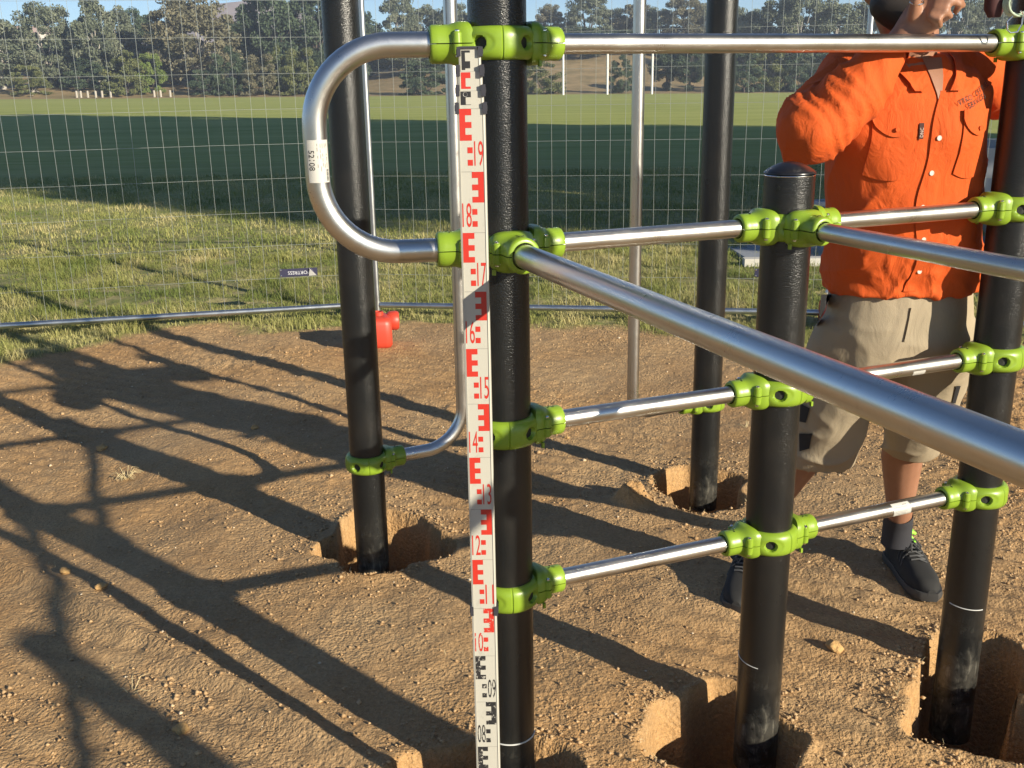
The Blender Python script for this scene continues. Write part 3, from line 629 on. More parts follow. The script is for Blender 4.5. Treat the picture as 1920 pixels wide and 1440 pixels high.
def marks():
    groups = {'r': MB(), 'b': MB(), 'wr': MB(), 'wb': MB(), 'l': MB()}
    def rect(g, x0, x1, z0, z1, y): groups[g].add([(x0,y,z0),(x1,y,z0),(x1,y,z1),(x0,y,z1)], [(0,1,2,3)])
    for d in range(1, 20):
        top = (d+1)/10; W_ = .0405; x0 = -W_/2 - .0005; y = -.0003
        g = ('r' if d >= 11 else 'wr') if d >= 10 else 'wb'; left = (d % 2 == 1)
        fx = lambda t: (x0+W_*t) 
        def rc(a, b, za, zb):
            if not left: a, b = 1-b, 1-a
            rect(g, fx(a), fx(b), top-zb, top-za, y)
        rc(.04, .27, 0, .05); rc(.27, .52, 0, .01); rc(.27, .52, .0205, .0300); rc(.27, .52, .0405, .05)
        if d == 7 and False: pass
        for za in (.0605, .0805): rc(.33-.02*0, .54, za, za+.0095)
        rect('l', fx(.05) if left is False else fx(.5), fx(.5) if left is False else fx(.97), top-.0002, top+.0004, y)
        vs, fs = text_mesh('%02d' % d, .054, .46); 
        mx = min(v.x for v in vs); Mx = max(v.x for v in vs); my = min(v.y for v in vs); My = max(v.y for v in vs)
        a, b = (.60, .97) if left else (.05, .43)
        q = [(fx(a)+(v.x-mx)/(Mx-mx)*(fx(b)-fx(a)), y, top-.0905+(v.y-my)/(My-my)*.040) for v in vs]; groups[g].add(q, fs)
    # collapsed upper sections, only slivers of their marks show
    y = .0044; rect('b', -.0135, -.0075, 2.0600, 2.0900, y); rect('b', -.0075, .0005, 2.0865, 2.0900, y); rect('b', -.0075, .0005, 2.0625, 2.0735, y)
    y = .0029; rect('r', -.0150, -.0075, 2.0310, 2.0565, y); rect('r', -.0075, .0005, 2.0475, 2.0565, y); rect('r', -.0075, .0005, 2.0310, 2.0345, y)
    y = .0014; rect('b', -.0165, -.0080, 2.0060, 2.0270, y); rect('b', -.0080, .0005, 2.0180, 2.0270, y); rect('b', -.0080, .0005, 2.0060, 2.0068, y)
    for nm, k, mt in (('red_marks', 'r', staff_red), ('black_marks', 'b', staff_blk), ('worn_red_marks', 'wr', wornred.m), ('worn_black_marks', 'wb', wornblk.m), ('division_lines', 'l', plain('thin_line', (.2,.19,.17), .6))):
        groups[k].build(nm, mt, ST_, False)['kind'] = 'stuff'
marks()
def clips(zc, w_, h=.016, y=.006):
    for sx in (-1, 1):
        mb = MB(); mb.box((sx*(w_/2+.0008), y, zc), (.0044, .019, h)); mb.box((sx*(w_/2-.0006), y-.0088, zc), (.0058, .0022, h*.95)); mb.box((sx*(w_/2+.0034), y, zc), (.0010, .010, h*.5)); mb.build('clip', clipm, ST_, False)
clips(2.001, .0450, .0185); clips(2.0285, .0415, .0185); clips(2.0590, .0385, .0185); clips(2.088, .0350, .015, .009); clips(1.0955, .0458, .0185)
mb = MB(); mb.box((0, .010, 2.0945), (.0345, .018, .0032)); mb.build('top_cap', clipm, ST_, False)
# the nested sections behind, seen as slivers at the left side
mb = MB(); mb.lathe((.0-.0085, .0012, 2.0225), [(0,-.0006),(.0030,-.0004),(.0036,.0)], 16, axis=(0,-1,0)); mb.build('rivet', plain('pale_rivet', (.6,.6,.58), .4), ST_)
# ------------------------------------------------------------------ temporary fence
def fence_panel(a, b, label, h=2.05, zb=.085, plate=None, phase=0., vs_=.0885, hs=.208):
    a = Vector(a); b = Vector(b); d = (b-a); L = d.length; an = math.atan2(d.y, d.x)
    t = thing('wire_fence', label, 'wire fence', (a.x, a.y, 0), an, 'temporary wire fence panels')
    r = .0185
    for x, nm in ((0, 'upright'), (L, 'upright')): MB().sweep([(x,0,.02), (x,0,h)], r, 20).build(nm, M['galv'], t)
    MB().sweep([(r,0,zb), (L-r,0,zb)], r, 20).build('bottom_tube', M['galv'], t); MB().sweep([(r,0,h), (L-r,0,h)], r, 20).build('top_tube', M['galv'], t)
    mb = MB(); rr = random.Random(int(L*1000)); wr = .0010
    n = int((L-.03)/vs_)
    for i in range(1, n+1):
        x = i*vs_+phase
        if x > L-.02: break
        j = rr.uniform(-.003, .003); mb.sweep([(x, -.006, zb), (x+j, -.006, zb+.6), (x-j, -.006, zb+1.3), (x, -.006, h)], wr, 6)
    k = zb+hs*.98
    while k < h-.02: mb.sweep([(0, -.003, k), (L*.33, -.003, k-.003), (L*.66, -.003, k+.002), (L, -.003, k)], wr, 6); k += hs
    o = mb.build('wire_mesh', M['wire'], t); o['kind'] = 'stuff'
    if plate:
        x, z = plate; navy = plain('navy_plate', (.035,.035,.07), .35)
        p = MB(); p.box((x, -.014, z), (.235, .0015, .052)); po = p.build('name_plate', navy, t, False); 
        vs, fs = text_mesh('FORTRESS', .031, .98); q = [Vector((x-v.x, -.0155, z-v.y)) for v in vs]; mb = MB(); mb.add(q, fs); mb.build('lettering', plain('silver_print', (.55,.56,.6), .4), po, False)
        c = MB(); c.add([(x+.062,-.0158,z+.026), (x+.112,-.0165,z-.024), (x+.062,-.020,z-.024), (x+.070,-.030,z+.022)], [(0,3,1),(3,2,1)]); c.build('curled_corner', plain('bare_aluminium', (.85,.85,.85), .3, .6), po, False)
        w2 = MB(); [w2.lathe((x-.110, -.0150, z+k), [(0,.001),(.005,.0)], 10, axis=(0,-1,0)) for k in (-.018, .018)]; w2.build('rivet', M['bolt'], po)['kind'] = 'stuff'
    return t
FA = Vector((-3.55, 6.0, 0)); FB = Vector((-.93, 6.55, 0)); FC = Vector((2.05, 6.06, 0)); FD = Vector((4.75, 4.96, 0))
Lf = (FB-FA).length
def plate_pos(a, b, u, v):
    # where the ray through the pixel meets the panel's plane
    d = (b-a).normalized(); nrm = Vector((-d.y, d.x, 0)); ray = RT*((u-960)/FPX)-UP*((v-720)/FPX)+fw; o = Vector((0,0,CAM_Z)); t = (a-o).dot(nrm)/ray.dot(nrm); p = o+ray*t; return ((p-a).dot(d), p.z)
fence_panel(FA, FB, 'left wire fence panel with a silver and navy plate, in front of the field', plate=plate_pos(FA, FB, 560, 510))
fence_panel(FB+Vector((.06,-.02,0)), FC, 'middle wire fence panel behind the posts, ending behind the worker', plate=plate_pos(FB, FC, 1432, 511))
fence_panel(FC+Vector((.05,-.03,0)), FD, 'right wire fence panel running past the right edge')
fence_panel(Vector((-6.5, 4.9, 0)), FA-Vector((.05,.0,0)), 'far left wire fence panel outside the picture')
M['foot'] = plain('orange_red_plastic', (.50,.05,.025), .45)
def fence_foot(x, y, rz, label, loc_only=False):
    t = thing('orange_block', label, 'fence block', (x, y, 0), rz, 'orange plastic fence feet')
    L_, W_, H_ = .245, .21, .19; mb = MB(); n = 24; vs = []
    secs = [(-L_/2, .80), (-L_/2+.012, .95), (-L_/2+.04, 1), (L_/2-.04, 1), (L_/2-.012, .95), (L_/2, .80)]
    for x_, s in secs:
        for j in range(n):
            a = 2*math.pi*j/n; c, s_ = math.cos(a), math.sin(a); vs.append((x_, W_/2*s*math.copysign(abs(c)**.45, c), H_*.5+H_/2*s*math.copysign(abs(s_)**.45, s_)))
    fs = [(i*n+j, (i+1)*n+j, (i+1)*n+(j+1) % n, i*n+(j+1) % n)[::-1] for i in range(len(secs)-1) for j in range(n)] + [tuple(range(n)), tuple(range((len(secs)-1)*n, len(secs)*n))[::-1]]
    mb.add(vs, fs); mb.build('body', M['foot'], t, True, 60)
    for sx in (-.05, .05): MB().lathe((sx, 0, H_-.002), [(.030, 0), (.030, .02), (.021, .022), (.021, .0)], 24).build('tube_socket', M['foot'], t)
    MB().lathe((.135, .03, .145), [(.0, -.035), (.048,-.033), (.056,-.02), (.056,.02), (.048,.033), (0,.035)][::-1], 28, axis=(1,0,0)).build('end_boss', M['foot'], t)
    return t
fence_foot(-.815, 5.75, R(8), 'orange plastic fence foot behind the far left black post')
fence_foot(2.0, 6.0, R(0), 'orange plastic fence foot half hidden between the capped post and the worker')
mb = MB(); mb.sweep([(0,0,0),(.03,0,.03),(.05,.01,.03),(.09,0,.01)], [.022,.034,.03,.012], 14); o = mb.build('white_rag', plain('white_cloth', (.75,.74,.7), .8), None); o.location = (1.90, 6.0, .215); tag(o, 'crumpled white rag on the fence foot behind the capped post', 'rag')
# ------------------------------------------------------------------ things behind the fence, half hidden by the worker
def trailer():
    t = thing('box_trailer', 'low grey box trailer parked behind the fence, mostly hidden by the worker', 'trailer', (4.6, 8.6, 0), R(-6))
    body = plain('grey_trailer_steel', (.34,.35,.37), .45, .3); dk = plain('trailer_dark', (.05,.035,.035), .7); ty = plain('tyre_rubber', (.02,.02,.02), .8)
    for y in (-.65, .65): MB().box((0, y, .72), (2.3, .03, .40)).build('side_panel', body, t, False)
    for x in (-1.16, 1.16): MB().box((x, 0, .72), (.03, 1.27, .40)).build('end_panel', body, t, False)
    MB().box((0, 0, .50), (2.28, 1.25, .04)).build('floor', dk, t, False)
    for x in (-1.1, -.4, .4, 1.1): MB().box((x, -.675, .72), (.05, .03, .42)).build('stake', body, t, False)
    for y in (-.74, .74):
        MB().lathe((0, y, .30), [(.0,-.08),(.17,-.08),(.28,-.075),(.30,-.05),(.30,.05),(.28,.075),(.17,.08),(0,.08)][::-1], 32, axis=(0,1,0)).build('wheel', ty, t)
        vs = []; mb = MB(); prof = [(.36, -.12), (.36, .12)]; mb.lathe((0, y, .30), prof, 16, axis=(0,1,0), a0=math.pi*.5-1.3, a1=math.pi*.5+1.3); mb.build('mudguard', body, t)
    MB().sweep([(-1.16, -.4, .46), (-2.1, 0, .42)], .03, 10).build('drawbar', body, t); MB().sweep([(-1.16, .4, .46), (-2.1, 0, .42)], .03, 10).build('drawbar', body, t)
    MB().sweep([(-2.0,0,.42), (-2.25, 0, .44), (-2.32,0,.44)], [.03,.035,.03], 12).build('coupling', body, t)
    MB().sweep([(-1.95,.1,0.02), (-1.95,.1,.44)], .022, 10).build('jockey_stand', body, t)
trailer()
def pave():
    mb = MB(); c = [(1.95, 9.1), (8.5, 10.0), (8.5, 8.1), (1.98, 8.3)]
    mb.add([(x, y, .030) for x, y in c]+[(x, y, -.05) for x, y in c], [(3,2,1,0),(0,1,5,4),(1,2,6,5),(2,3,7,6),(3,0,4,7)])
    t = NT('blue_grey_paving'); t.set(Base_Color=t.mix(t.noise(t.coord(), 8, 4, .6), (.20,.22,.25), (.27,.29,.32)), Roughness=.85)
    o = mb.build('path', t.m, None, False); tag(o, kind='structure')
    k = MB(); k.box((5.2, 8.13, .02), (6.6, .10, .09), Quaternion((0,0,1), R(-1.7))); k.build('path_edging', plain('pale_concrete', (.5,.48,.43), .85), o, False)
pave()
# ------------------------------------------------------------------ person
def remesh(mb, vox, smooth_it=6, name='body'):
    me = bpy.data.meshes.new('tmp'); me.from_pydata(mb.v, [], mb.f); me.update()
    o = bpy.data.objects.new('tmp', me); COL.objects.link(o)
    bm = bmesh.new(); bm.from_mesh(me); bmesh.ops.recalc_face_normals(bm, faces=bm.faces); bm.to_mesh(me); bm.free()
    r = o.modifiers.new('r', 'REMESH'); r.mode = 'VOXEL'; r.voxel_size = vox; r.use_smooth_shade = True
    if smooth_it: s = o.modifiers.new('s', 'SMOOTH'); s.factor = .5; s.iterations = smooth_it
    bpy.context.view_layer.update(); out = bpy.data.meshes.new_from_object(o.evaluated_get(bpy.context.evaluated_depsgraph_get())); out.name = name
    bpy.data.objects.remove(o); return out
def blob(mb, path, rad, n=16):
    """closed sweep with rounded ends"""
    path = [Vector(p) for p in path]; rad = [r if isinstance(r, tuple) else (r, r) for r in rad]
    d0 = (path[0]-path[1]).normalized(); d1 = (path[-1]-path[-2]).normalized(); P = []; Q = []
    for t in (.97, .8, .5): P.append(path[0]+d0*min(rad[0])*t); k = math.sqrt(1-t*t); Q.append((rad[0][0]*k, rad[0][1]*k))
    P += path; Q += rad
    for t in (.5, .8, .97): P.append(path[-1]+d1*min(rad[-1])*t); k = math.sqrt(1-t*t); Q.append((rad[-1][0]*k, rad[-1][1]*k))
    mb.sweep(P, Q, n)
def stack(mb, secs, n=28, yaw=0, ex=2.3):
    """horizontal superellipse sections: (x,y,z,rx,ry)"""
    vs = []; c0, s0 = math.cos(yaw), math.sin(yaw)
    for x, y, z, rx, ry in secs:
        for j in range(n):
            a = 2*math.pi*j/n; c, s = math.cos(a), math.sin(a); px = rx*math.copysign(abs(c)**(2/ex), c); py = ry*math.copysign(abs(s)**(2/ex), s)
            vs.append((x+px*c0-py*s0, y+px*s0+py*c0, z))
    k = len(secs); fs = [(i*n+j, i*n+(j+1) % n, (i+1)*n+(j+1) % n, (i+1)*n+j) for i in range(k-1) for j in range(n)]+[tuple(range(n))[::-1], tuple(range((k-1)*n, k*n))]
    mb.add(vs, fs)
def displace(me, fn):
    me.update(); n = len(me.vertices); co = [v.co.copy() for v in me.vertices]; no = [v.normal.copy() for v in me.vertices]
    for v, c, nn in zip(me.vertices, co, no): v.co = c+nn*fn(c)
    me.update()
def lerp(a, b, t): return a+(b-a)*t
def at2(u, v, Y):
    """the worker leans forward: the higher, the nearer"""
    return at(u, v, Y-float(np.interp(v, [-60,250,590,850,1050], [.46,.45,.36,.14,0])))
def worker():
    t = thing('person', 'person in orange long sleeved shirt, khaki shorts and black shoes with one hand raised', 'person', (0,0,0))
    sk = M['skin']; Yb = 2.87; yaw = R(8)
    pel = at2(1683, 585, Yb); wst = at2(1690, 480, Yb); che = at2(1698, 250, Yb); nk = at2(1702, 92, Yb)
    # joints
    hipL = pel+Vector((-.10, 0, -.05)); hipR = pel+Vector((.10, 0, -.05))
    footR = on_z(1672, 1050, .0); toeR = on_z(1742, 1128, 0.); footL = Vector((.70, 2.80, 0)); toeL = Vector((.628, 2.60, 0))
    ankR = at2(1683, 985, 2.86); kneeR = at2(1702, 800, 2.82); ankL = at2(1398, 1010, 2.86); kneeL = at2(1540, 815, 2.80)
    shL = at2(1598, 140, 2.90); elL = at2(1512, 248, 2.70); wrL = at2(1668, 98, 2.72)
    shR = at2(1806, 140, 2.95); elR = at2(1905, 168, 3.02); wrR = at2(1985, 60, 3.0)
    head = at2(1695, -42, 2.84)
    mb = MB()
    stack(mb, [(pel.x,pel.y,pel.z-.10,.15,.10),(pel.x,pel.y,pel.z,.17,.115),(wst.x,wst.y,wst.z,.145,.10),(che.x,che.y,che.z-.05,.148,.10),(che.x,che.y,che.z+.06,.148,.098),(nk.x,nk.y,nk.z-.03,.11,.075)], yaw=yaw)
    blob(mb, [nk+Vector((0,.0,-.06)), nk+Vector((0,-.01,.03)), head+Vector((0,.01,-.06))], [.065,.060,.058])
    # head: cranium, jaw, nose, ears
    blob(mb, [head+Vector((0,.02,.0)), head+Vector((0,.02,.055))], [(.092,.076),(.088,.074)], 24)
    blob(mb, [head+Vector((0,-.01,.03)), head+Vector((0,-.035,-.055)), head+Vector((0,-.052,-.095))], [(.080,.070),(.062,.056),(.036,.038)], 20)
    blob(mb, [head+Vector((0,-.088,.012)), head+Vector((0,-.108,-.022))], [.010,.015], 10)
    for s in (-1, 1): blob(mb, [head+Vector((s*.078,.012,.012)), head+Vector((s*.080,.014,-.028))], [(.008,.017),(.006,.010)], 10)
    blob(mb, [head+Vector((-.022,-.086,-.052)), head+Vector((.022,-.086,-.052))], [.007,.007], 8)
    # arms
    blob(mb, [shL, lerp(shL, elL, .5), elL], [.052,.047,.040]); blob(mb, [elL, lerp(elL, wrL, .35), wrL], [.045,.047,(.030,.025)])
    blob(mb, [shR, lerp(shR, elR, .5), elR], [.058,.052,.044]); blob(mb, [elR, lerp(elR, wrR, .35), wrR], [.045,.047,(.030,.025)])
    # raised hand: palm and five fingers
    pa = at2(1722, 40, 2.70); pb = at2(1748, 12, 2.69)
    blob(mb, [wrL, lerp(wrL, pa, .5), pa, pb], [(.027,.024),(.030,.024),(.040,.020),(.040,.017)], 16)
    fing = [((1752,-14),(1778,-12),(1798,-2),(1806,12), .0085), ((1756,2),(1782,0),(1800,8),(1792,22), .0088), ((1752,18),(1774,20),(1782,30),(1768,36), .0088), ((1744,32),(1762,38),(1764,48),(1750,50), .0080)]
    for k, (a, b, c, d, r) in enumerate(fing):
        Y = 2.68-.006*k; p = [at2(*a, Y), at2(*b, Y-.012), at2(*c, Y-.004), at2(*d, Y+.012)]
        blob(mb, [pb+(p[0]-pb)*.4]+p, [r*1.15, r*1.1, r*1.05, r*.98, r*.85], 10)
    blob(mb, [at2(1712,30,2.69), at2(1716,2,2.67), at2(1726,-24,2.665), at2(1732,-40,2.67)], [.014,.012,.0105,.009], 10)
    # other hand, beyond the top edge, closed on a small laser level
    pa2 = wrR+Vector((.02,-.03,.07)); blob(mb, [wrR, lerp(wrR, pa2, .5), pa2], [(.027,.024),(.034,.022),(.038,.020)], 14)
    for k in range(4):
        o = Vector((0,0,.019*(k-1.5)*-1)); b = pa2+o; blob(mb, [b, b+Vector((-.035,-.018,.012)), b+Vector((-.058,-.006,.010)), b+Vector((-.062,.016,.004))], [.010,.009,.0085,.0075], 10)
    blob(mb, [pa2+Vector((-.01,0,.03)), pa2+Vector((-.03,.022,.045)), pa2+Vector((-.052,.030,.040))], [.012,.011,.009], 10)
    # legs
    blob(mb, [hipR, lerp(hipR, kneeR, .5), kneeR], [.085,.075,.056]); blob(mb, [kneeR, lerp(kneeR, ankR, .30)+Vector((0,.018,0)), lerp(kneeR, ankR, .75), ankR], [.055,.058,.040,.036])
    blob(mb, [hipL, lerp(hipL, kneeL, .5), kneeL], [.085,.075,.056]); blob(mb, [kneeL, lerp(kneeL, ankL, .30)+Vector((0,.018,0)), lerp(kneeL, ankL, .75), ankL], [.055,.056,.040,.036])
    for f, a, to in ((footR, ankR, toeR), (footL, ankL, toeL)):
        d = (to-f); d.z = 0; d.normalize(); blob(mb, [a, f+Vector((0,0,.06)), f+d*.12+Vector((0,0,.035))], [.036,.034,.028])
    body = link('body', remesh(mb, .0055, 3, 'body'), sk, t, True)
    # ---- shirt
    mb = MB(); X = pel.x
    hem = at2(1683, 552, 2.80)
    stack(mb, [(pel.x+.005,pel.y,hem.z+.0,.192,.138),(pel.x+.005,pel.y,hem.z+.03,.195,.138),(wst.x,wst.y,wst.z,.188,.132),(lerp(wst.x,che.x,.5),lerp(wst.y,che.y,.5),lerp(wst.z,che.z,.5),.184,.126),(che.x,che.y,che.z,.183,.126),(che.x,che.y,che.z+.09,.186,.120),(nk.x,nk.y,nk.z-.055,.165,.098),(nk.x,nk.y+.01,nk.z-.015,.10,.075)], yaw=yaw, ex=2.5)
    blob(mb, [nk+Vector((-.05,0,-.06)), shL+Vector((.0,0,.0)), lerp(shL,elL,.35)+Vector((-.012,-.01,-.01)), lerp(shL,elL,.75)+Vector((-.018,-.01,-.015)), elL+Vector((.0,-.005,.0))], [.055,.067,.074,.077,.070], 20)
    blob(mb, [elL+Vector((.005,0,-.005)), lerp(elL,wrL,.25)+Vector((0,0,-.010)), lerp(elL,wrL,.55)+Vector((0,0,-.012)), lerp(elL,wrL,.80), lerp(elL,wrL,.93)], [.068,.068,.062,.051,.045], 20)
    blob(mb, [nk+Vector((.05,0,-.06)), shR, lerp(shR,elR,.4), lerp(shR,elR,.8), elR], [.055,.068,.075,.077,.070], 20)
    blob(mb, [elR, lerp(elR,wrR,.3), lerp(elR,wrR,.6), lerp(elR,wrR,.92)], [.07,.065,.055,.045], 20)
    sm = remesh(mb, .0065, 8, 'shirt')
    segs = [(shL, elL), (elL, wrL), (shR, elR), (elR, wrR)]
    def fold(c):
        # cloth folds: diagonal drag lines from the raised arms, ring creases on the sleeves, soft wobble elsewhere
        best = 9; bt = 0; bl = 0
        for a, b in segs:
            ab = b-a; tt = max(0, min(1, (c-a).dot(ab)/ab.length_squared)); d = (c-a-ab*tt).length
            if d < best: best = d; bt = tt; bl = ab.length
        arm = 1 if best < .10 else 0
        n1 = mnoise.noise(c*7+Vector((3,0,1))); n2 = mnoise.noise(Vector((c.x*16+c.z*6, c.y*10, c.z*9))+Vector((9,2,0)))
        r1 = (1-abs(mnoise.noise(Vector((c.x*8-c.z*4, c.y*5, c.z*2.4+c.x*2))*1.1+Vector((0,7,3)))))**5
        h = .008*n1+.004*n2+.009*(r1-.4)
        if arm: h += .007*(1-abs(mnoise.noise(Vector((bt*bl*22+2*n1, c.z*5, c.y*5)))))**3*1.3 - .004
        if c.z < hem.z+.22 and not arm: h += .006*(1-abs(mnoise.noise(Vector((c.x*20+c.z*9, c.y*8, c.z*22)))))**4*float(sst(hem.z+.22, hem.z+.08, c.z))
        return h
    displace(sm, fold)
    shirt = link('shirt', sm, M['orange'], t, True)
    vv = [v.co.copy() for v in sm.vertices]; bvh = BVHTree.FromPolygons(vv, [tuple(p.vertices) for p in sm.polygons])
    fdir = Vector((math.sin(yaw), -math.cos(yaw), 0))   # facing
    cy = Vector((math.cos(yaw), math.sin(yaw), 0))
    cen = Vector((che.x, che.y, 0))
    def surf(a, z, off=.002):
        o = cen+cy*a+fdir*.6; o.z = z; h = bvh.ray_cast(o, -fdir)
        if h[0] is None or (h[0]-o).length > .62: return cen+cy*a+fdir*.10+Vector((0,0,z))
        return h[0]+fdir*off
    def patch(fn, nu, nv, off, mat, name, thick=.0022):
        vs = [surf(*fn(i/nu, j/nv), off) for i in range(nu+1) for j in range(nv+1)]; k = nv+1; n = len(vs); vs += [p-fdir*thick for p in vs]
        fs = [(i*k+j, (i+1)*k+j, (i+1)*k+j+1, i*k+j+1) for i in range(nu) for j in range(nv)]
        rim = [i*k for i in range(nu+1)]+[nu*k+j for j in range(1, nv+1)]+[i*k+nv for i in range(nu-1, -1, -1)]+[j for j in range(nv-1, 0, -1)]
        fs += [(rim[i], rim[(i+1) % len(rim)], rim[(i+1) % len(rim)]+n, rim[i]+n)[::-1] for i in range(len(rim))]
        q = MB(); q.add(vs, fs); return q.build(name, mat, shirt, True, 50)
    zt = nk.z-.09; zb = hem.z+.02
    def wob(z): return .012*math.sin(z*14)+.006*math.sin(z*31)
    patch(lambda u, v: (-.004+.034*u+wob(zb+(zt-zb)*v), zb+(zt-zb)*v), 4, 40, .0042, M['orange'], 'placket')
    for k, z in enumerate(np.linspace(zt-.10, zb+.05, 5)):
        p = surf(.012+wob(z), z, .0046); MB().lathe(p, [(0,.0012),(.0036,.0010),(.0044,.0018),(.0056,.0012),(.0056,0)][::-1], 20, axis=fdir).build('button', M['button'], shirt)
    def pocket(a0, a1, z1, z0, fl):
        patch(lambda u, v: (lerp(a0, a1, u), lerp(z0-.012*math.sin(math.pi*u), z1, v)), 14, 16, .0040, M['orange'], 'pocket')
        patch(lambda u, v: (lerp(a0-.003, a1+.003, u), lerp(z1+.012-fl*math.sin(math.pi*u)**.7-.012, z1+.02, v)), 14, 6, .0085, M['orange'], 'pocket_flap')
        p = surf((a0+a1)/2, z1-fl*.55, .0115); MB().lathe(p, [(0,.002),(.005,.002),(.005,0)][::-1], 16, axis=fdir).build('button', M['orange'], shirt)
    pocket(-.135, -.040, che.z+.035, che.z-.085, .036); pocket(.062, .145, che.z+.035, che.z-.085, .036)
    # collar
    for s in (-1, 1):
        def cf(u, v, s=s):
            z = nk.z-.005-u*.085; a = s*(.075-.05*u+.035*v*(1-.2*u)); return (a, z)
        patch(cf, 10, 6, .012, M['orange'], 'collar', .003)
    # open neck showing skin between the collar wings
    def vneck(u, v): z = nk.z-.02-.10*u; return ((v-.5)*.046*(1-u)+.006, z)
    patch(vneck, 8, 6, .0035, sk, 'open_neck', .001)
    # chest print and woven tag
    for body_, z, L_, sz in (('VTRO  CERTURE', che.z+.088, .135, .0175), ('SERVICES', che.z+.072, .07, .0175)):
        vs, fs = text_mesh(body_, sz, .82); ca, sa = math.cos(R(24)), math.sin(R(24)); q = MB()
        q.add([surf(.094+v.x*ca-v.y*sa+(.003 if body_[0] == 'S' else 0), z+v.x*sa+v.y*ca, .0062) for v in vs], fs); q.build('chest_print', M['ink'], shirt, False)
    ta = -.033; tz = che.z+.012; q = patch(lambda u, v: (ta-.005+.010*u, tz-.018+.034*v), 3, 6, .0070, plain('dark_woven_tag', (.05,.015,.01), .8), 'woven_tag')
    vs, fs = text_mesh('DNC', .0105, .9); q = MB(); q.add([surf(ta-v.y, tz-.004+v.x*1.0, .0095) for v in vs], fs); q.build('tag_lettering', plain('tag_thread', (.6,.45,.38), .8), shirt, False)
    # cuff
    for el, wr in ((elL, wrL),):
        d = (wr-el).normalized(); MB().sweep([wr-d*.060, wr-d*.045, wr-d*.008], [.0480,.0470,.0430], 30, caps=False).build('cuff', M['orange'], shirt)
    # ---- shorts
    mb = MB(); top = hem.z+.05
    stack(mb, [(pel.x,pel.y,pel.z-.13,.172,.124),(pel.x,pel.y,pel.z-.05,.182,.130),(pel.x,pel.y,pel.z+.02,.176,.126),(pel.x,pel.y,top,.165,.115)], yaw=yaw, ex=2.5)
    hR = at2(1703, 838, 2.83); hL = at2(1532, 856, 2.80)
    blob(mb, [hipR+Vector((0,0,-.02)), lerp(hipR,hR,.45), lerp(hipR,hR,.8)], [.108,.103,.088], 20); mb.sweep([lerp(hipR,hR,.5), lerp(hipR,hR,.8), hR, hR-Vector((0,0,.012))], [.096,.082,.075,.073], 24)
    blob(mb, [hipL+Vector((0,0,-.02)), lerp(hipL,hL,.45), lerp(hipL,hL,.8)], [.108,.106,.098], 20); mb.sweep([lerp(hipL,hL,.5), lerp(hipL,hL,.8), hL, hL-Vector((0,0,.012))], [.104,.098,.098,.096], 24)
    sh = remesh(mb, .0065, 5, 'shorts')
    def fold2(c):
        n1 = mnoise.noise(c*8+Vector((1,4,0))); r1 = (1-abs(mnoise.noise(Vector((c.x*8+c.z*3, c.y*6, c.z*11))+Vector((5,0,2)))))**4
        k = float(sst(.62, .42, c.z)); return .007*n1+.008*(r1-.4)*(.5+k)
    displace(sh, fold2); shorts = link('shorts', sh, M['khaki'], t, True)
    vv = [v.co.copy() for v in sh.vertices]; bvs = BVHTree.FromPolygons(vv, [tuple(p.vertices) for p in sh.polygons])
    def sdecal(px, mat, name, off=.003, sub=6):
        eye = Vector((0,0,CAM_Z)); q = MB(); vs = []
        # quad given by 4 outline points (as seen in the photo), cast on to the cloth
        for i in range(sub+1):
            for j in range(sub+1):
                u = (px[0][0]*(1-i/sub)+px[1][0]*i/sub)*(1-j/sub)+(px[3][0]*(1-i/sub)+px[2][0]*i/sub)*j/sub; v = (px[0][1]*(1-i/sub)+px[1][1]*i/sub)*(1-j/sub)+(px[3][1]*(1-i/sub)+px[2][1]*i/sub)*j/sub
                d = (at2(u, v, 2.8)-eye).normalized(); h = bvs.ray_cast(eye, d); vs.append((h[0]+h[1]*off) if h[0] is not None else at2(u, v, 2.78))
        k = sub+1; q.add(vs, [(i*k+j, i*k+j+1, (i+1)*k+j+1, (i+1)*k+j) for i in range(sub) for j in range(sub)]); return q.build(name, mat, shorts, True)
    sdecal([(1540,552),(1562,552),(1540,592),(1533,615)], M['blackcloth'], 'pocket_panel'); sdecal([(1500,812),(1524,812),(1518,840),(1500,846)], M['blackcloth'], 'knee_patch'); sdecal([(1500,755),(1520,765),(1512,792),(1500,790)], M['blackcloth'], 'knee_patch')
    sdecal([(1707,576),(1713,576),(1700,640),(1694,640)], M['khaki'], 'fly_seam', .005); sdecal([(1792,722),(1800,722),(1790,755),(1784,755)], M['blackcloth'], 'side_tab')
    # ---- socks and shoes
    for (f, a, to, kn) in ((footR, ankR, toeR, kneeR), (footL, ankL, toeL, kneeL)):
        d = (to-f); d.z = 0; L = .285; d.normalize(); hx = to-d*(L-.012); an = math.atan2(d.y, d.x)
        dirr = (kn-a).normalized(); q = MB(); q.sweep([Vector((a.x,a.y,a.z-.06)), a, a+dirr*.035, a+dirr*.055], [.044,.0425,.0425,.0405], 24, caps=False); q.build('sock', M['sock'], t)
        sh_ = bpy.data.objects.new('shoe', None); 
        def prof(s):   # s 0 heel .. 1 toe: half width, height of the upper
            wv = np.interp(s, [0,.05,.15,.35,.6,.8,.93,1], [.022,.030,.036,.036,.046,.047,.034,.012]); hv = np.interp(s, [0,.05,.15,.30,.42,.6,.8,.93,1], [.070,.088,.092,.096,.088,.066,.050,.038,.018]); return wv, hv
        q = MB(); vs = []; ns, n = 26, 18
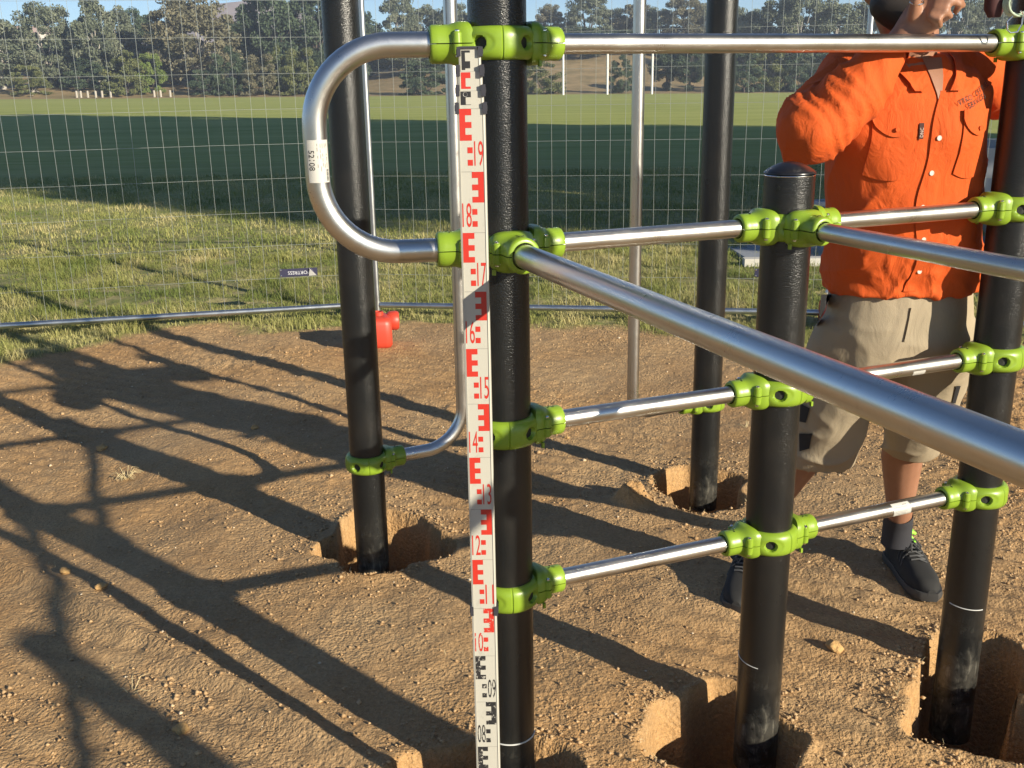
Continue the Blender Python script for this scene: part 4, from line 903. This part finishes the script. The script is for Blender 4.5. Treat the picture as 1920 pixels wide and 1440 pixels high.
        for i in range(ns+1):
            s = i/ns; wv, hv = prof(s)
            for j in range(n+1):
                an2 = math.pi*j/n; c, s_ = math.cos(an2), math.sin(an2); vs.append((s*L, wv*math.copysign(abs(c)**.7, c), .018+hv*abs(s_)**.75))
        k = n+1; fs = [(i*k+j, (i+1)*k+j, (i+1)*k+j+1, i*k+j+1)[::-1] for i in range(ns) for j in range(n)]+[tuple(range(k)), tuple(range(ns*k, ns*k+k))[::-1]]
        q.add(vs, fs); shoe = q.build('shoe', M['shoe'], t, True, 70); gzz = 0.0
        shoe.location = (hx.x, hx.y, gz(hx.x, hx.y)*.5); shoe.rotation_euler = (0,0,an)
        q = MB(); vs = []; 
        for z, gr in ((0.0, .000), (.006, .004), (.016, .0045), (.026, .002)):
            for i in range(60):
                s = i/60*2; s1 = s if s <= 1 else 2-s; sg = 1 if s <= 1 else -1; wv, _ = prof(s1); vs.append((s1*(L+.012)-.006, sg*(wv+gr+.001), z))
        q.add(vs, [(r_*60+i, r_*60+(i+1) % 60, (r_+1)*60+(i+1) % 60, (r_+1)*60+i)[::-1] for r_ in range(3) for i in range(60)]+[tuple(range(60)), tuple(range(180,240))[::-1]]); q.build('sole', M['sole'], shoe, True, 50)
        def up(s, y): wv, hv = prof(s); yy = y*wv; c = min(1, abs(y))**(1/.7); return Vector((s*L, yy, .018+hv*max(0, 1-c*c)**.375+.0025))
        lim = [Vector((L*(.17+.155*math.cos(b)), .038*math.sin(b), .121+.010*math.cos(b)**2-.012*math.sin(b)**2)) for b in np.linspace(0, 2*math.pi, 33)]
        q = MB(); q.sweep(lim, .0055, 8, caps=False); q.build('lime_collar', M['lime'], shoe)
        q = MB(); q.sweep([lim[0]+Vector((0,.0,0)), up(.36,.35), up(.40,.42)], .005, 8); q.sweep([lim[0], up(.36,-.35), up(.40,-.42)], .005, 8); q.build('lime_tongue_trim', M['lime'], shoe)
        q = MB(); q.add([tuple(Vector((L*(.17+.13*math.cos(b)), .030*math.sin(b), .104))) for b in np.linspace(0, 2*math.pi, 25)[:-1]], [tuple(range(24))]); q.build('opening', M['sock'], shoe)
        q = MB()
        for k in range(6):
            s = .38+k*.05; q.sweep([up(s, -.45), up(s+.012, 0)+Vector((0,0,.002)), up(s, .45)], .0024, 6); q.sweep([up(s, -.45), up(s+.02, 0)+Vector((0,0,.003)), up(s+.05, .45)], .0022, 6)
        for sg in (-1, 1): q.sweep([up(.40,0)+Vector((0,0,.006)), up(.42,.3*sg)+Vector((0,0,.012)), up(.50,.55*sg)+Vector((0,0,.012)), up(.56,.30*sg)+Vector((0,0,.008)), up(.46,.05*sg)+Vector((0,0,.006))], .0024, 6)
        q.build('laces', M['lace'], shoe)
        q = MB(); [q.sweep([up(s, .5), up(s, .78), up(s+.03, .95)], .0028, 6) for s in (.42,.48,.54)]; [q.sweep([up(s, -.5), up(s, -.78), up(s+.03, -.95)], .0028, 6) for s in (.42,.48,.54)]; q.build('overlay', M['sole'], shoe)
    # head gear, beard, ring
    q = MB(); blob(q, [head+Vector((0,.022,.035)), head+Vector((0,.022,.070))], [(.100,.086),(.090,.078)], 26); cap_ = q.build('cap', M['cap_cloth'], t)
    q = MB(); q.box(head+Vector((0,-.12,.052)), (.14,.10,.006), Quaternion((1,0,0), R(-8))); q.build('visor', M['cap_cloth'], cap_, False)
    q = MB(); blob(q, [head+Vector((-.045,-.045,-.058)), head+Vector((0,-.066,-.092)), head+Vector((.045,-.045,-.058))], [.040,.047,.040], 16); link('beard', remesh(q, .005, 2, 'beard'), M['hair'], t, True)  # beard reaches over the throat to darken the shaded neck
    for s in (-1, 1): MB().lathe(head+Vector((s*.030,-.079,.014)), [(0,.004),(.006,.003),(.009,0)][::-1], 14, axis=(0,-1,0)).build('eye', plain('eye_dark', (.03,.02,.02), .2), t)
    rp = at2(1719, 4, 2.67); MB().sweep([rp+Vector((.0135*math.cos(a), .010*math.sin(a)*.6, .011*math.sin(a)*.5)) for a in np.linspace(0, 2*math.pi, 25)], .0016, 8, caps=False).build('ring', M['bolt'], t)
    return t
worker()
# ------------------------------------------------------------------ cord coil and carabiner on the right post
def coil():
    p = at(1905, 6, 2.23); t = thing('cord_coil', 'pale coiled cord with a silver carabiner hanging at the top of the right post', 'cord coil', p)
    clear = plain('pale_green_cord', (.45,.55,.40), .25); q = MB()
    for k in range(4):
        q.sweep([Vector((.026*math.cos(a)+.002*k, -.004*k, .024*math.sin(a)+.002*math.sin(k*2+a))) for a in np.linspace(0, 2*math.pi, 29)], .0022, 8, caps=False)
    q.build('coil', clear, t)
    q = MB(); pts = [(-.010,-.014,-.026),(-.021,-.016,-.036),(-.019,-.016,-.052),(-.012,-.016,-.058),(.002,-.016,-.057),(.010,-.016,-.042),(.010,-.016,-.022),(.004,-.015,-.016)]
    q.sweep(pts, .0019, 8); q.build('carabiner', M['bolt'], t)
    q = MB(); stack(q, [(-.034,.018,-.026,.012,.012),(-.036,.018,-.01,.020,.016),(-.036,.018,.05,.022,.018),(-.036,.018,.07,.018,.014)]); q.build('pouch', plain('dark_red_pouch', (.06,.015,.015), .7), t)
    q = MB(); q.sweep([(0,-.004,.02),(0,0,.2),(.03,.03,.6)], .002, 6); q.build('cord', clear, t)
coil()
# ------------------------------------------------------------------ goal posts, trees
wp = plain('white_goal_paint', (.7,.69,.65), .4)
for k, (u, h, lb) in enumerate(((973, 6.2, 'white goal post hidden behind the staff post'), (1056, 7.0, 'left white goal post of those right of the staff post'), (1138.5, 7.0, 'middle white goal post, second right of the staff post'), (1222, 6.2, 'white goal post just right of the tall bent rail'))):
    x = at(u, 178, 134).x; z = gz(x, 134); mb = MB(); mb.sweep([(0,0,0),(0,0,h*.5),(0,0,h-.05)], [.15,.145,.13], 14); mb.lathe((0,0,h-.05), [(.13,0),(.14,.02),(.10,.06),(0,.07)], 14)
    o = mb.build('goal_post', wp, None, True, 50); o.location = (x, 134, z); tag(o, lb, 'goal post', 'goal posts at the far side of the field')
def crown_mesh(name, seed, n_cl, per, prof, leaf, rc, open_=0.):
    """prof(t)-> radius factor at height fraction t in 0..1 ; unit tree: radius 1, height 1"""
    g = np.random.default_rng(seed); cs = []
    while len(cs) < n_cl:
        t = g.random(); r = prof(t); a = g.random()*2*np.pi; rr = r*(.35+.65*g.random()**.5); 
        if g.random() < r+.1: cs.append((rr*math.cos(a), rr*math.sin(a), t, rc*(.6+.8*g.random())))
    C = np.array(cs); N = n_cl*per; idx = np.repeat(np.arange(n_cl), per); d = g.normal(size=(N, 3)); d /= np.linalg.norm(d, axis=1)[:,None]
    rad = C[idx,3]*(g.random(N)**.45); P = C[idx,:3]+d*rad[:,None]*np.array([1,1,.30])
    return P, g, idx, C
def tree_mesh(kind, seed):
    g0 = random.Random(seed)
    K = {  # clumps, leaves per clump, profile, leaf size (m at 12 m), clump radius
     'gum': (66, 230, lambda t: (.25+.75*math.sin(math.pi*min(1, max(0, (t-.22)/.78))**.8)) if t > .25 else .0, .40, .25),
     'wide': (90, 230, lambda t: (.45+.55*math.sin(math.pi*min(1,max(0,(t-.12)/.88))**.75)) if t > .14 else .0, .42, .22),
     'bush': (60, 200, lambda t: math.sqrt(max(0, 1-(t*1.02)**2.2))*.95+.03, .30, .22),
     'pine': (80, 170, lambda t: (1-t)**.45*.9+.10, .38, .22)}[kind]
    n_cl, per, prof, ls, rc = K; P, g, idx, C = crown_mesh(kind, seed, n_cl, per, prof, ls, rc)
    H = {'gum': 12., 'wide': 12., 'bush': 5., 'pine': 12.}[kind]; Wd = {'gum': 4., 'wide': 6., 'bush': 3.4, 'pine': 3.2}[kind]
    P = P*np.array([Wd, Wd, H]); P[:,2] = np.maximum(P[:,2], .15); N = len(P); a = g.normal(size=(N,3)); a /= np.linalg.norm(a,axis=1)[:,None]; b = np.cross(a, g.normal(size=(N,3))); b /= np.linalg.norm(b,axis=1)[:,None]
    s = ls*(.5+g.random((N,1))); sc = {'bush': .8}.get(kind, 1.); a = a*s*sc; b = b*s*.55*sc
    V = np.stack([P-a*.5, P+b*.5, P+a*.5, P-b*.5], 1).reshape(-1,3); F = np.arange(N*4).reshape(N,4)
    rn = np.clip(.45+.35*(g.random(n_cl)[idx]-.5)*2+.5*(g.random(N)-.5), 0, 1)
    cm = fast_mesh('crown', V, F, {'rnd': np.repeat(rn, 4)})
    # trunk with limbs to some clumps
    mb = MB(); R0 = {'gum': .26, 'wide': .34, 'bush': .12, 'pine': .24}[kind]
    fork = H*{'gum': .30, 'wide': .18, 'bush': .1, 'pine': .9}[kind]; lx, ly = g0.uniform(-.5,.5), g0.uniform(-.3,.3)
    base = Vector((0,0,-.3)); fk = Vector((lx, ly, fork)); mb.sweep([base, lerp(base, fk, .5)+Vector((.1,0,0)), fk], [R0*1.25, R0, R0*.8], 10)
    if kind != 'pine':
        pick = sorted(range(len(C)), key=lambda i: g0.random())[:{'gum': 12, 'wide': 16, 'bush': 6}[kind]]
        for i in pick:
            e = Vector((C[i][0]*Wd*.85, C[i][1]*Wd*.85, C[i][2]*H)); m1 = lerp(fk, e, .5)+Vector((g0.uniform(-.4,.4), g0.uniform(-.4,.4), H*.05))
            mb.sweep([fk, m1, e], [R0*.5, R0*.3, R0*.08], 7)
    to = mb.build('trunk', M['bark_pale']); tm = to.data; bpy.data.objects.remove(to); return cm, tm, H, Wd
TM = {}
for kd in ('gum', 'wide', 'bush', 'pine'):
    for v in range({'gum': 3, 'wide': 2, 'bush': 2, 'pine': 2}[kd]): TM[kd, v] = tree_mesh(kd, 31+v*7+len(kd))
_mc = {}
def with_mat(me, mat):
    k = (me.name, mat.name)
    if k not in _mc: c = me.copy(); c.materials.clear(); c.materials.append(mat); _mc[k] = c
    return _mc[k]
def tree(u, vtop, halfw, Y, kind, leaf, bark, label, var=0, group='trees beyond the playing field', xy=None, hw=None):
    cm, tm, H, Wd = TM[kind, var]
    if xy: x, y = xy; h, wd = hw
    else:
        y = Y; x = at(u, 160, Y).x; zb = gz(x, y); top = at(u, vtop, Y).z; h = top-zb; wd = halfw*Y/FPX
    z = gz(x, y); t = thing('tree' if kind != 'bush' else 'bush', label, 'tree' if kind != 'bush' else 'bush', (x, y, z), random.uniform(0, 6.28), group)
    t.scale = (wd/Wd, wd/Wd, h/H); child('crown', with_mat(cm, M['leaf_'+leaf]), t); child('trunk', with_mat(tm, M['bark_'+bark]), t); return t
TREES = [
 (8,40,60,148,'gum','grey','pale','grey gum tree cut by the left edge of the picture',0), (95,10,58,152,'wide','grey','pale','tall grey gum tree, first full one from the left edge',0), (58,118,32,142,'bush','olive','pale','olive bush at the foot of the leftmost trees',0),
 (118,60,44,158,'pine','dark','dark','dark tree filling the gap behind the first gums',0),(188,4,40,150,'gum','grey','pale','tall pale gum tree with white limbs showing sky through its top',1), (232,18,36,158,'gum','grey','pale','thin crowned gum tree left of the large brown one',2), (270,22,40,164,'wide','dark','dark','dark leafed tree behind the light green bush',1),
 (238,96,40,141,'bush','olive','dark','dome shaped olive bush behind the left fence panel',1), (285,94,27,143,'bush','lime','dark','light yellow green bush beside the dome shaped bush',0), (160,110,40,147,'bush','dark','dark','dark bush under the first tall gums',1), (205,60,60,160,'wide','dark','dark','dark spreading tree behind the dome shaped bush',0),
 (368,-6,82,150,'wide','brown','pale','largest brownish gum tree with many bare pale limbs',1), (388,126,34,141,'bush','dark','dark','low dark bush under the large brownish gum',0), (430,88,36,141,'bush','dark','dark','tall dark green bush right of the large brownish gum',1), (330,60,50,160,'wide','grey','pale','grey tree behind the left side of the large brownish gum',0),
 (448,30,44,158,'pine','dark','dark','dark pine just right of the large brownish gum',0), (486,-20,46,160,'pine','dark','dark','first tall dark pine left of the bent rail',1), (528,-24,44,156,'gum','dark','dark','second tall dark tree left of the bent rail',0), (566,-14,42,160,'pine','dark','dark','third tall dark tree left of the bent rail',0), (600,-18,40,158,'gum','dark','dark','tall dark tree right behind the far left post',2), (648,-5,46,160,'pine','dark','dark','dark tree between the far left post and the bent rail pipe',1),
 (490,96,34,141,'bush','brown','dark','brownish bush below the tall dark pines',0), (528,88,32,143,'bush','olive','dark','olive bush left of the bent rail near the field edge',1), (566,84,34,141,'bush','olive','dark','dark olive bush seen inside the bent rail',0), (605,100,34,143,'bush','dark','dark','dark bush behind the far left post',1),
 (690,30,34,185,'gum','dark','dark','dark gum tree behind the fence joint',1), (752,-8,40,190,'wide','grey','pale','grey gum tree above the round bush',0), (800,14,36,196,'gum','grey','pale','small gum tree above the right side of the round bush',2), (850,12,40,190,'wide','grey','dark','grey gum tree behind the staff top clamp',1), (910,8,36,186,'gum','grey','dark','gum tree hidden behind the staff post',0),
 (802,107,48,141,'bush','dark','dark','round dark green bush standing alone at the field edge',0), (1016,108,40,141,'bush','olive','dark','dark bush right of the staff post beside the goal post',1), (725,70,44,200,'wide','dark','dark','shaded tree on the slope behind the round bush',1), (785,70,44,205,'wide','dark','dark','second shaded tree on the slope behind the round bush',0),
 (1030,10,28,200,'wide','brown','dark','round brownish tree just right of the top clamp',1), (1100,-6,46,196,'wide','grey','dark','large domed grey tree above the goal posts',0), (1150,20,34,205,'gum','grey','dark','small grey tree left of the tall bent rail',1), (1190,6,36,200,'gum','brown','dark','brownish tree behind the tall bent rail',2), (1236,16,32,196,'wide','grey','dark','grey tree right of the tall bent rail',1), (1280,-10,42,190,'wide','brown','dark','tall brownish tree left of the furthest black post',0), (1340,-6,42,190,'gum','grey','dark','grey tree behind the furthest black post',0),
 (1060,78,44,210,'wide','dark','dark','dark understorey tree behind the left goal posts',0), (1120,84,44,205,'bush','dark','dark','dark understorey bush behind the middle goal post',1), (1212,80,40,185,'wide','dark','dark','dark tree right of the last goal post',1), (1165,104,24,141,'bush','dark','dark','small dark tree beside the tall bent rail at the field edge',1),
 (1250,92,32,146,'gum','dark','dark','slim dark tree with bare trunk near the last goal post',1), (1292,86,36,144,'gum','dark','dark','dark forked tree at the field edge left of the furthest post',2), (1396,18,46,165,'wide','grey','pale','grey gum tree just right of the furthest post',1), (1395,90,36,141,'bush','dark','dark','dark bush right of the furthest post',0), (1440,86,36,143,'bush','olive','dark','olive bush above the capped post',1), (1450,6,46,160,'gum','grey','pale','tall gum tree above the capped post',1), (1496,-14,50,158,'wide','grey','pale','large gum tree left of the worker',0), (1500,92,38,142,'bush','dark','dark','dark bush next to the raised elbow',1), (1560,4,50,158,'gum','grey','pale','gum tree behind the raised elbow',2), (1560,90,50,144,'bush','dark','dark','dark bush behind the raised elbow',0),
 (1625,-4,50,160,'wide','grey','pale','gum tree behind the fence upright beside the face',1), (1700,0,50,158,'gum','grey','dark','gum tree behind the head of the worker',0), (1780,-16,54,156,'wide','grey','pale','gum tree right of the raised hand',0), (1850,-14,54,158,'wide','grey','dark','gum tree beside the right post',1), (1920,-10,54,158,'gum','grey','dark','gum tree cut by the right edge of the picture',1), (1820,90,50,143,'bush','dark','dark','dark bush behind the right shoulder',1), (1900,90,50,143,'bush','dark','dark','dark bush behind the right post',0), (1680,90,50,143,'bush','olive','dark','olive bush behind the worker',0),
]
for T in TREES: tree(*T[:8], var=T[8])
words = 'first second third fourth fifth sixth seventh eighth ninth tenth eleventh twelfth thirteenth fourteenth fifteenth sixteenth seventeenth eighteenth nineteenth twentieth'.split()
for k in range(20):
    u = -20+k*100+random.uniform(-14, 14); tree(u, random.uniform(52, 84), 62, 178+random.uniform(-4, 10), 'wide', random.choice(('dark', 'grey')), 'dark', 'rear tree filling the gaps of the tree line, %s of its row from the left' % words[k], k % 2, 'rear row of trees')

# tall trees standing to the right, outside the picture, whose shade lies across the field
s_ = Vector((-.737,.676,0)); n_ = Vector((.676,.737,0))
for k, (pp, al, h, wd, kd, v) in enumerate(((9.4,-4,21,4.4,'gum',0),(14.5,-12,27,5.5,'wide',1),(20,-8,28,5.5,'wide',0),(25.5,-10,27,5.2,'wide',1),(11.8,-20,26,5,'gum',0),(17.2,-22,30,6,'gum',1),(23,-21,31,6,'wide',0))):
    p = n_*pp+s_*al; tree(0,0,0,0,kd,'grey','pale','tall gum tree number %s of a row outside the picture on the right' % ('one','two','three','four','five','six','seven')[k], v, 'tall trees shading the field', (p.x,p.y), (h,wd))
# far hill and roofs
def hill():
    mb = MB(); xs = np.linspace(-370, 370, 70); hh = [22*math.exp(-((x+86)/42)**2)+13*math.exp(-((x-60)/160)**2)+1.5*mnoise.noise(Vector((x*.05,0,0))) for x in xs]; vs = []
    for x, h in zip(xs, hh): vs += [(x, 290, 0), (x, 315, h*.6), (x, 340, h), (x, 380, -1)]
    mb.add(vs, [(i*4+j, (i+1)*4+j, (i+1)*4+j+1, i*4+j+1) for i in range(len(xs)-1) for j in range(3)])
    t = NT('hazy_hill'); t.set(Base_Color=t.mix(t.noise(t.coord(), .08, 6, .7), (.20,.20,.22), (.32,.25,.24)), Roughness=1.); tag(mb.build('hill', t.m, None), kind='structure')
hill()
def house(u, v, Y, w_, label, roofc, wallc):
    p = at(u, v, Y); zb = gz(p.x, Y); t = thing('house', label, 'house', (p.x, Y, zb), R(8)); H = p.z-zb
    mb = MB(); mb.box((0,0,(H-1.6)/2), (w_, 8, H-1.6)); mb.build('wall', plain('wall_render', wallc, .8), t, False)
    mb = MB(); h0 = H-1.6; a, b = w_/2+.5, 4.5; mb.add([(-a,-b,h0),(a,-b,h0),(a,b,h0),(-a,b,h0),(-a+3,0,H),(a-3,0,H)], [(0,1,5,4),(1,2,5),(2,3,4,5),(3,0,4),(3,2,1,0)]); mb.build('roof', plain('roof_tiles', roofc, .8), t, False)
    for x in (-w_*.3, 0, w_*.3): mb = MB(); mb.box((x, -4.0, h0*.6), (1.6, .12, 1.2)); mb.build('window', plain('window_glass', (.05,.06,.08), .1), t, False)
house(38, 49, 230, 16, 'house with a pale tiled roof showing between the left gum trees', (.50,.36,.30), (.6,.56,.5))
house(1085, 104, 215, 14, 'red brick house glimpsed behind the goal posts', (.22,.07,.06), (.25,.11,.09))
# row of low timber bollards at the foot of the left trees
bw = plain('weathered_timber', (.42,.38,.32), .8)
for k, u in enumerate((142, 150, 163, 178, 190, 206, 288, 300, 318)):
    x = at(u, 165, 139).x; z = gz(x, 139); mb = MB(); mb.lathe((0,0,0), [(0,-.1),(.14,-.1),(.14,.8),(.10,.86),(0,.87)][::-1], 8); o = mb.build('bollard', bw, None, False); o.location = (x, 139, z)
    tag(o, ('short weathered timber bollard on the left bank, ' + ('first','second','third','fourth','fifth','sixth','seventh','eighth','ninth')[k] + ' of the row from the left'), 'bollard', 'timber bollards along the left bank')
for i in range(3):
    pass

# ------------------------------------------------------------------ thin summer haze
def haze():
    mb = MB(); mb.box((0, 92, 15.5), (800, 610, 43)); t = bpy.data.materials.new('air'); t.use_nodes = True; n = t.node_tree; n.nodes.clear()
    v = n.nodes.new('ShaderNodeVolumePrincipled'); v.inputs['Color'].default_value = (.80, .88, 1, 1); v.inputs['Density'].default_value = .0011; v.inputs['Anisotropy'].default_value = .2
    o_ = n.nodes.new('ShaderNodeOutputMaterial'); n.links.new(v.outputs[0], o_.inputs['Volume']); tag(mb.build('haze', t, None, False), 'thin pale haze over the field', 'haze', kind='stuff')
haze()
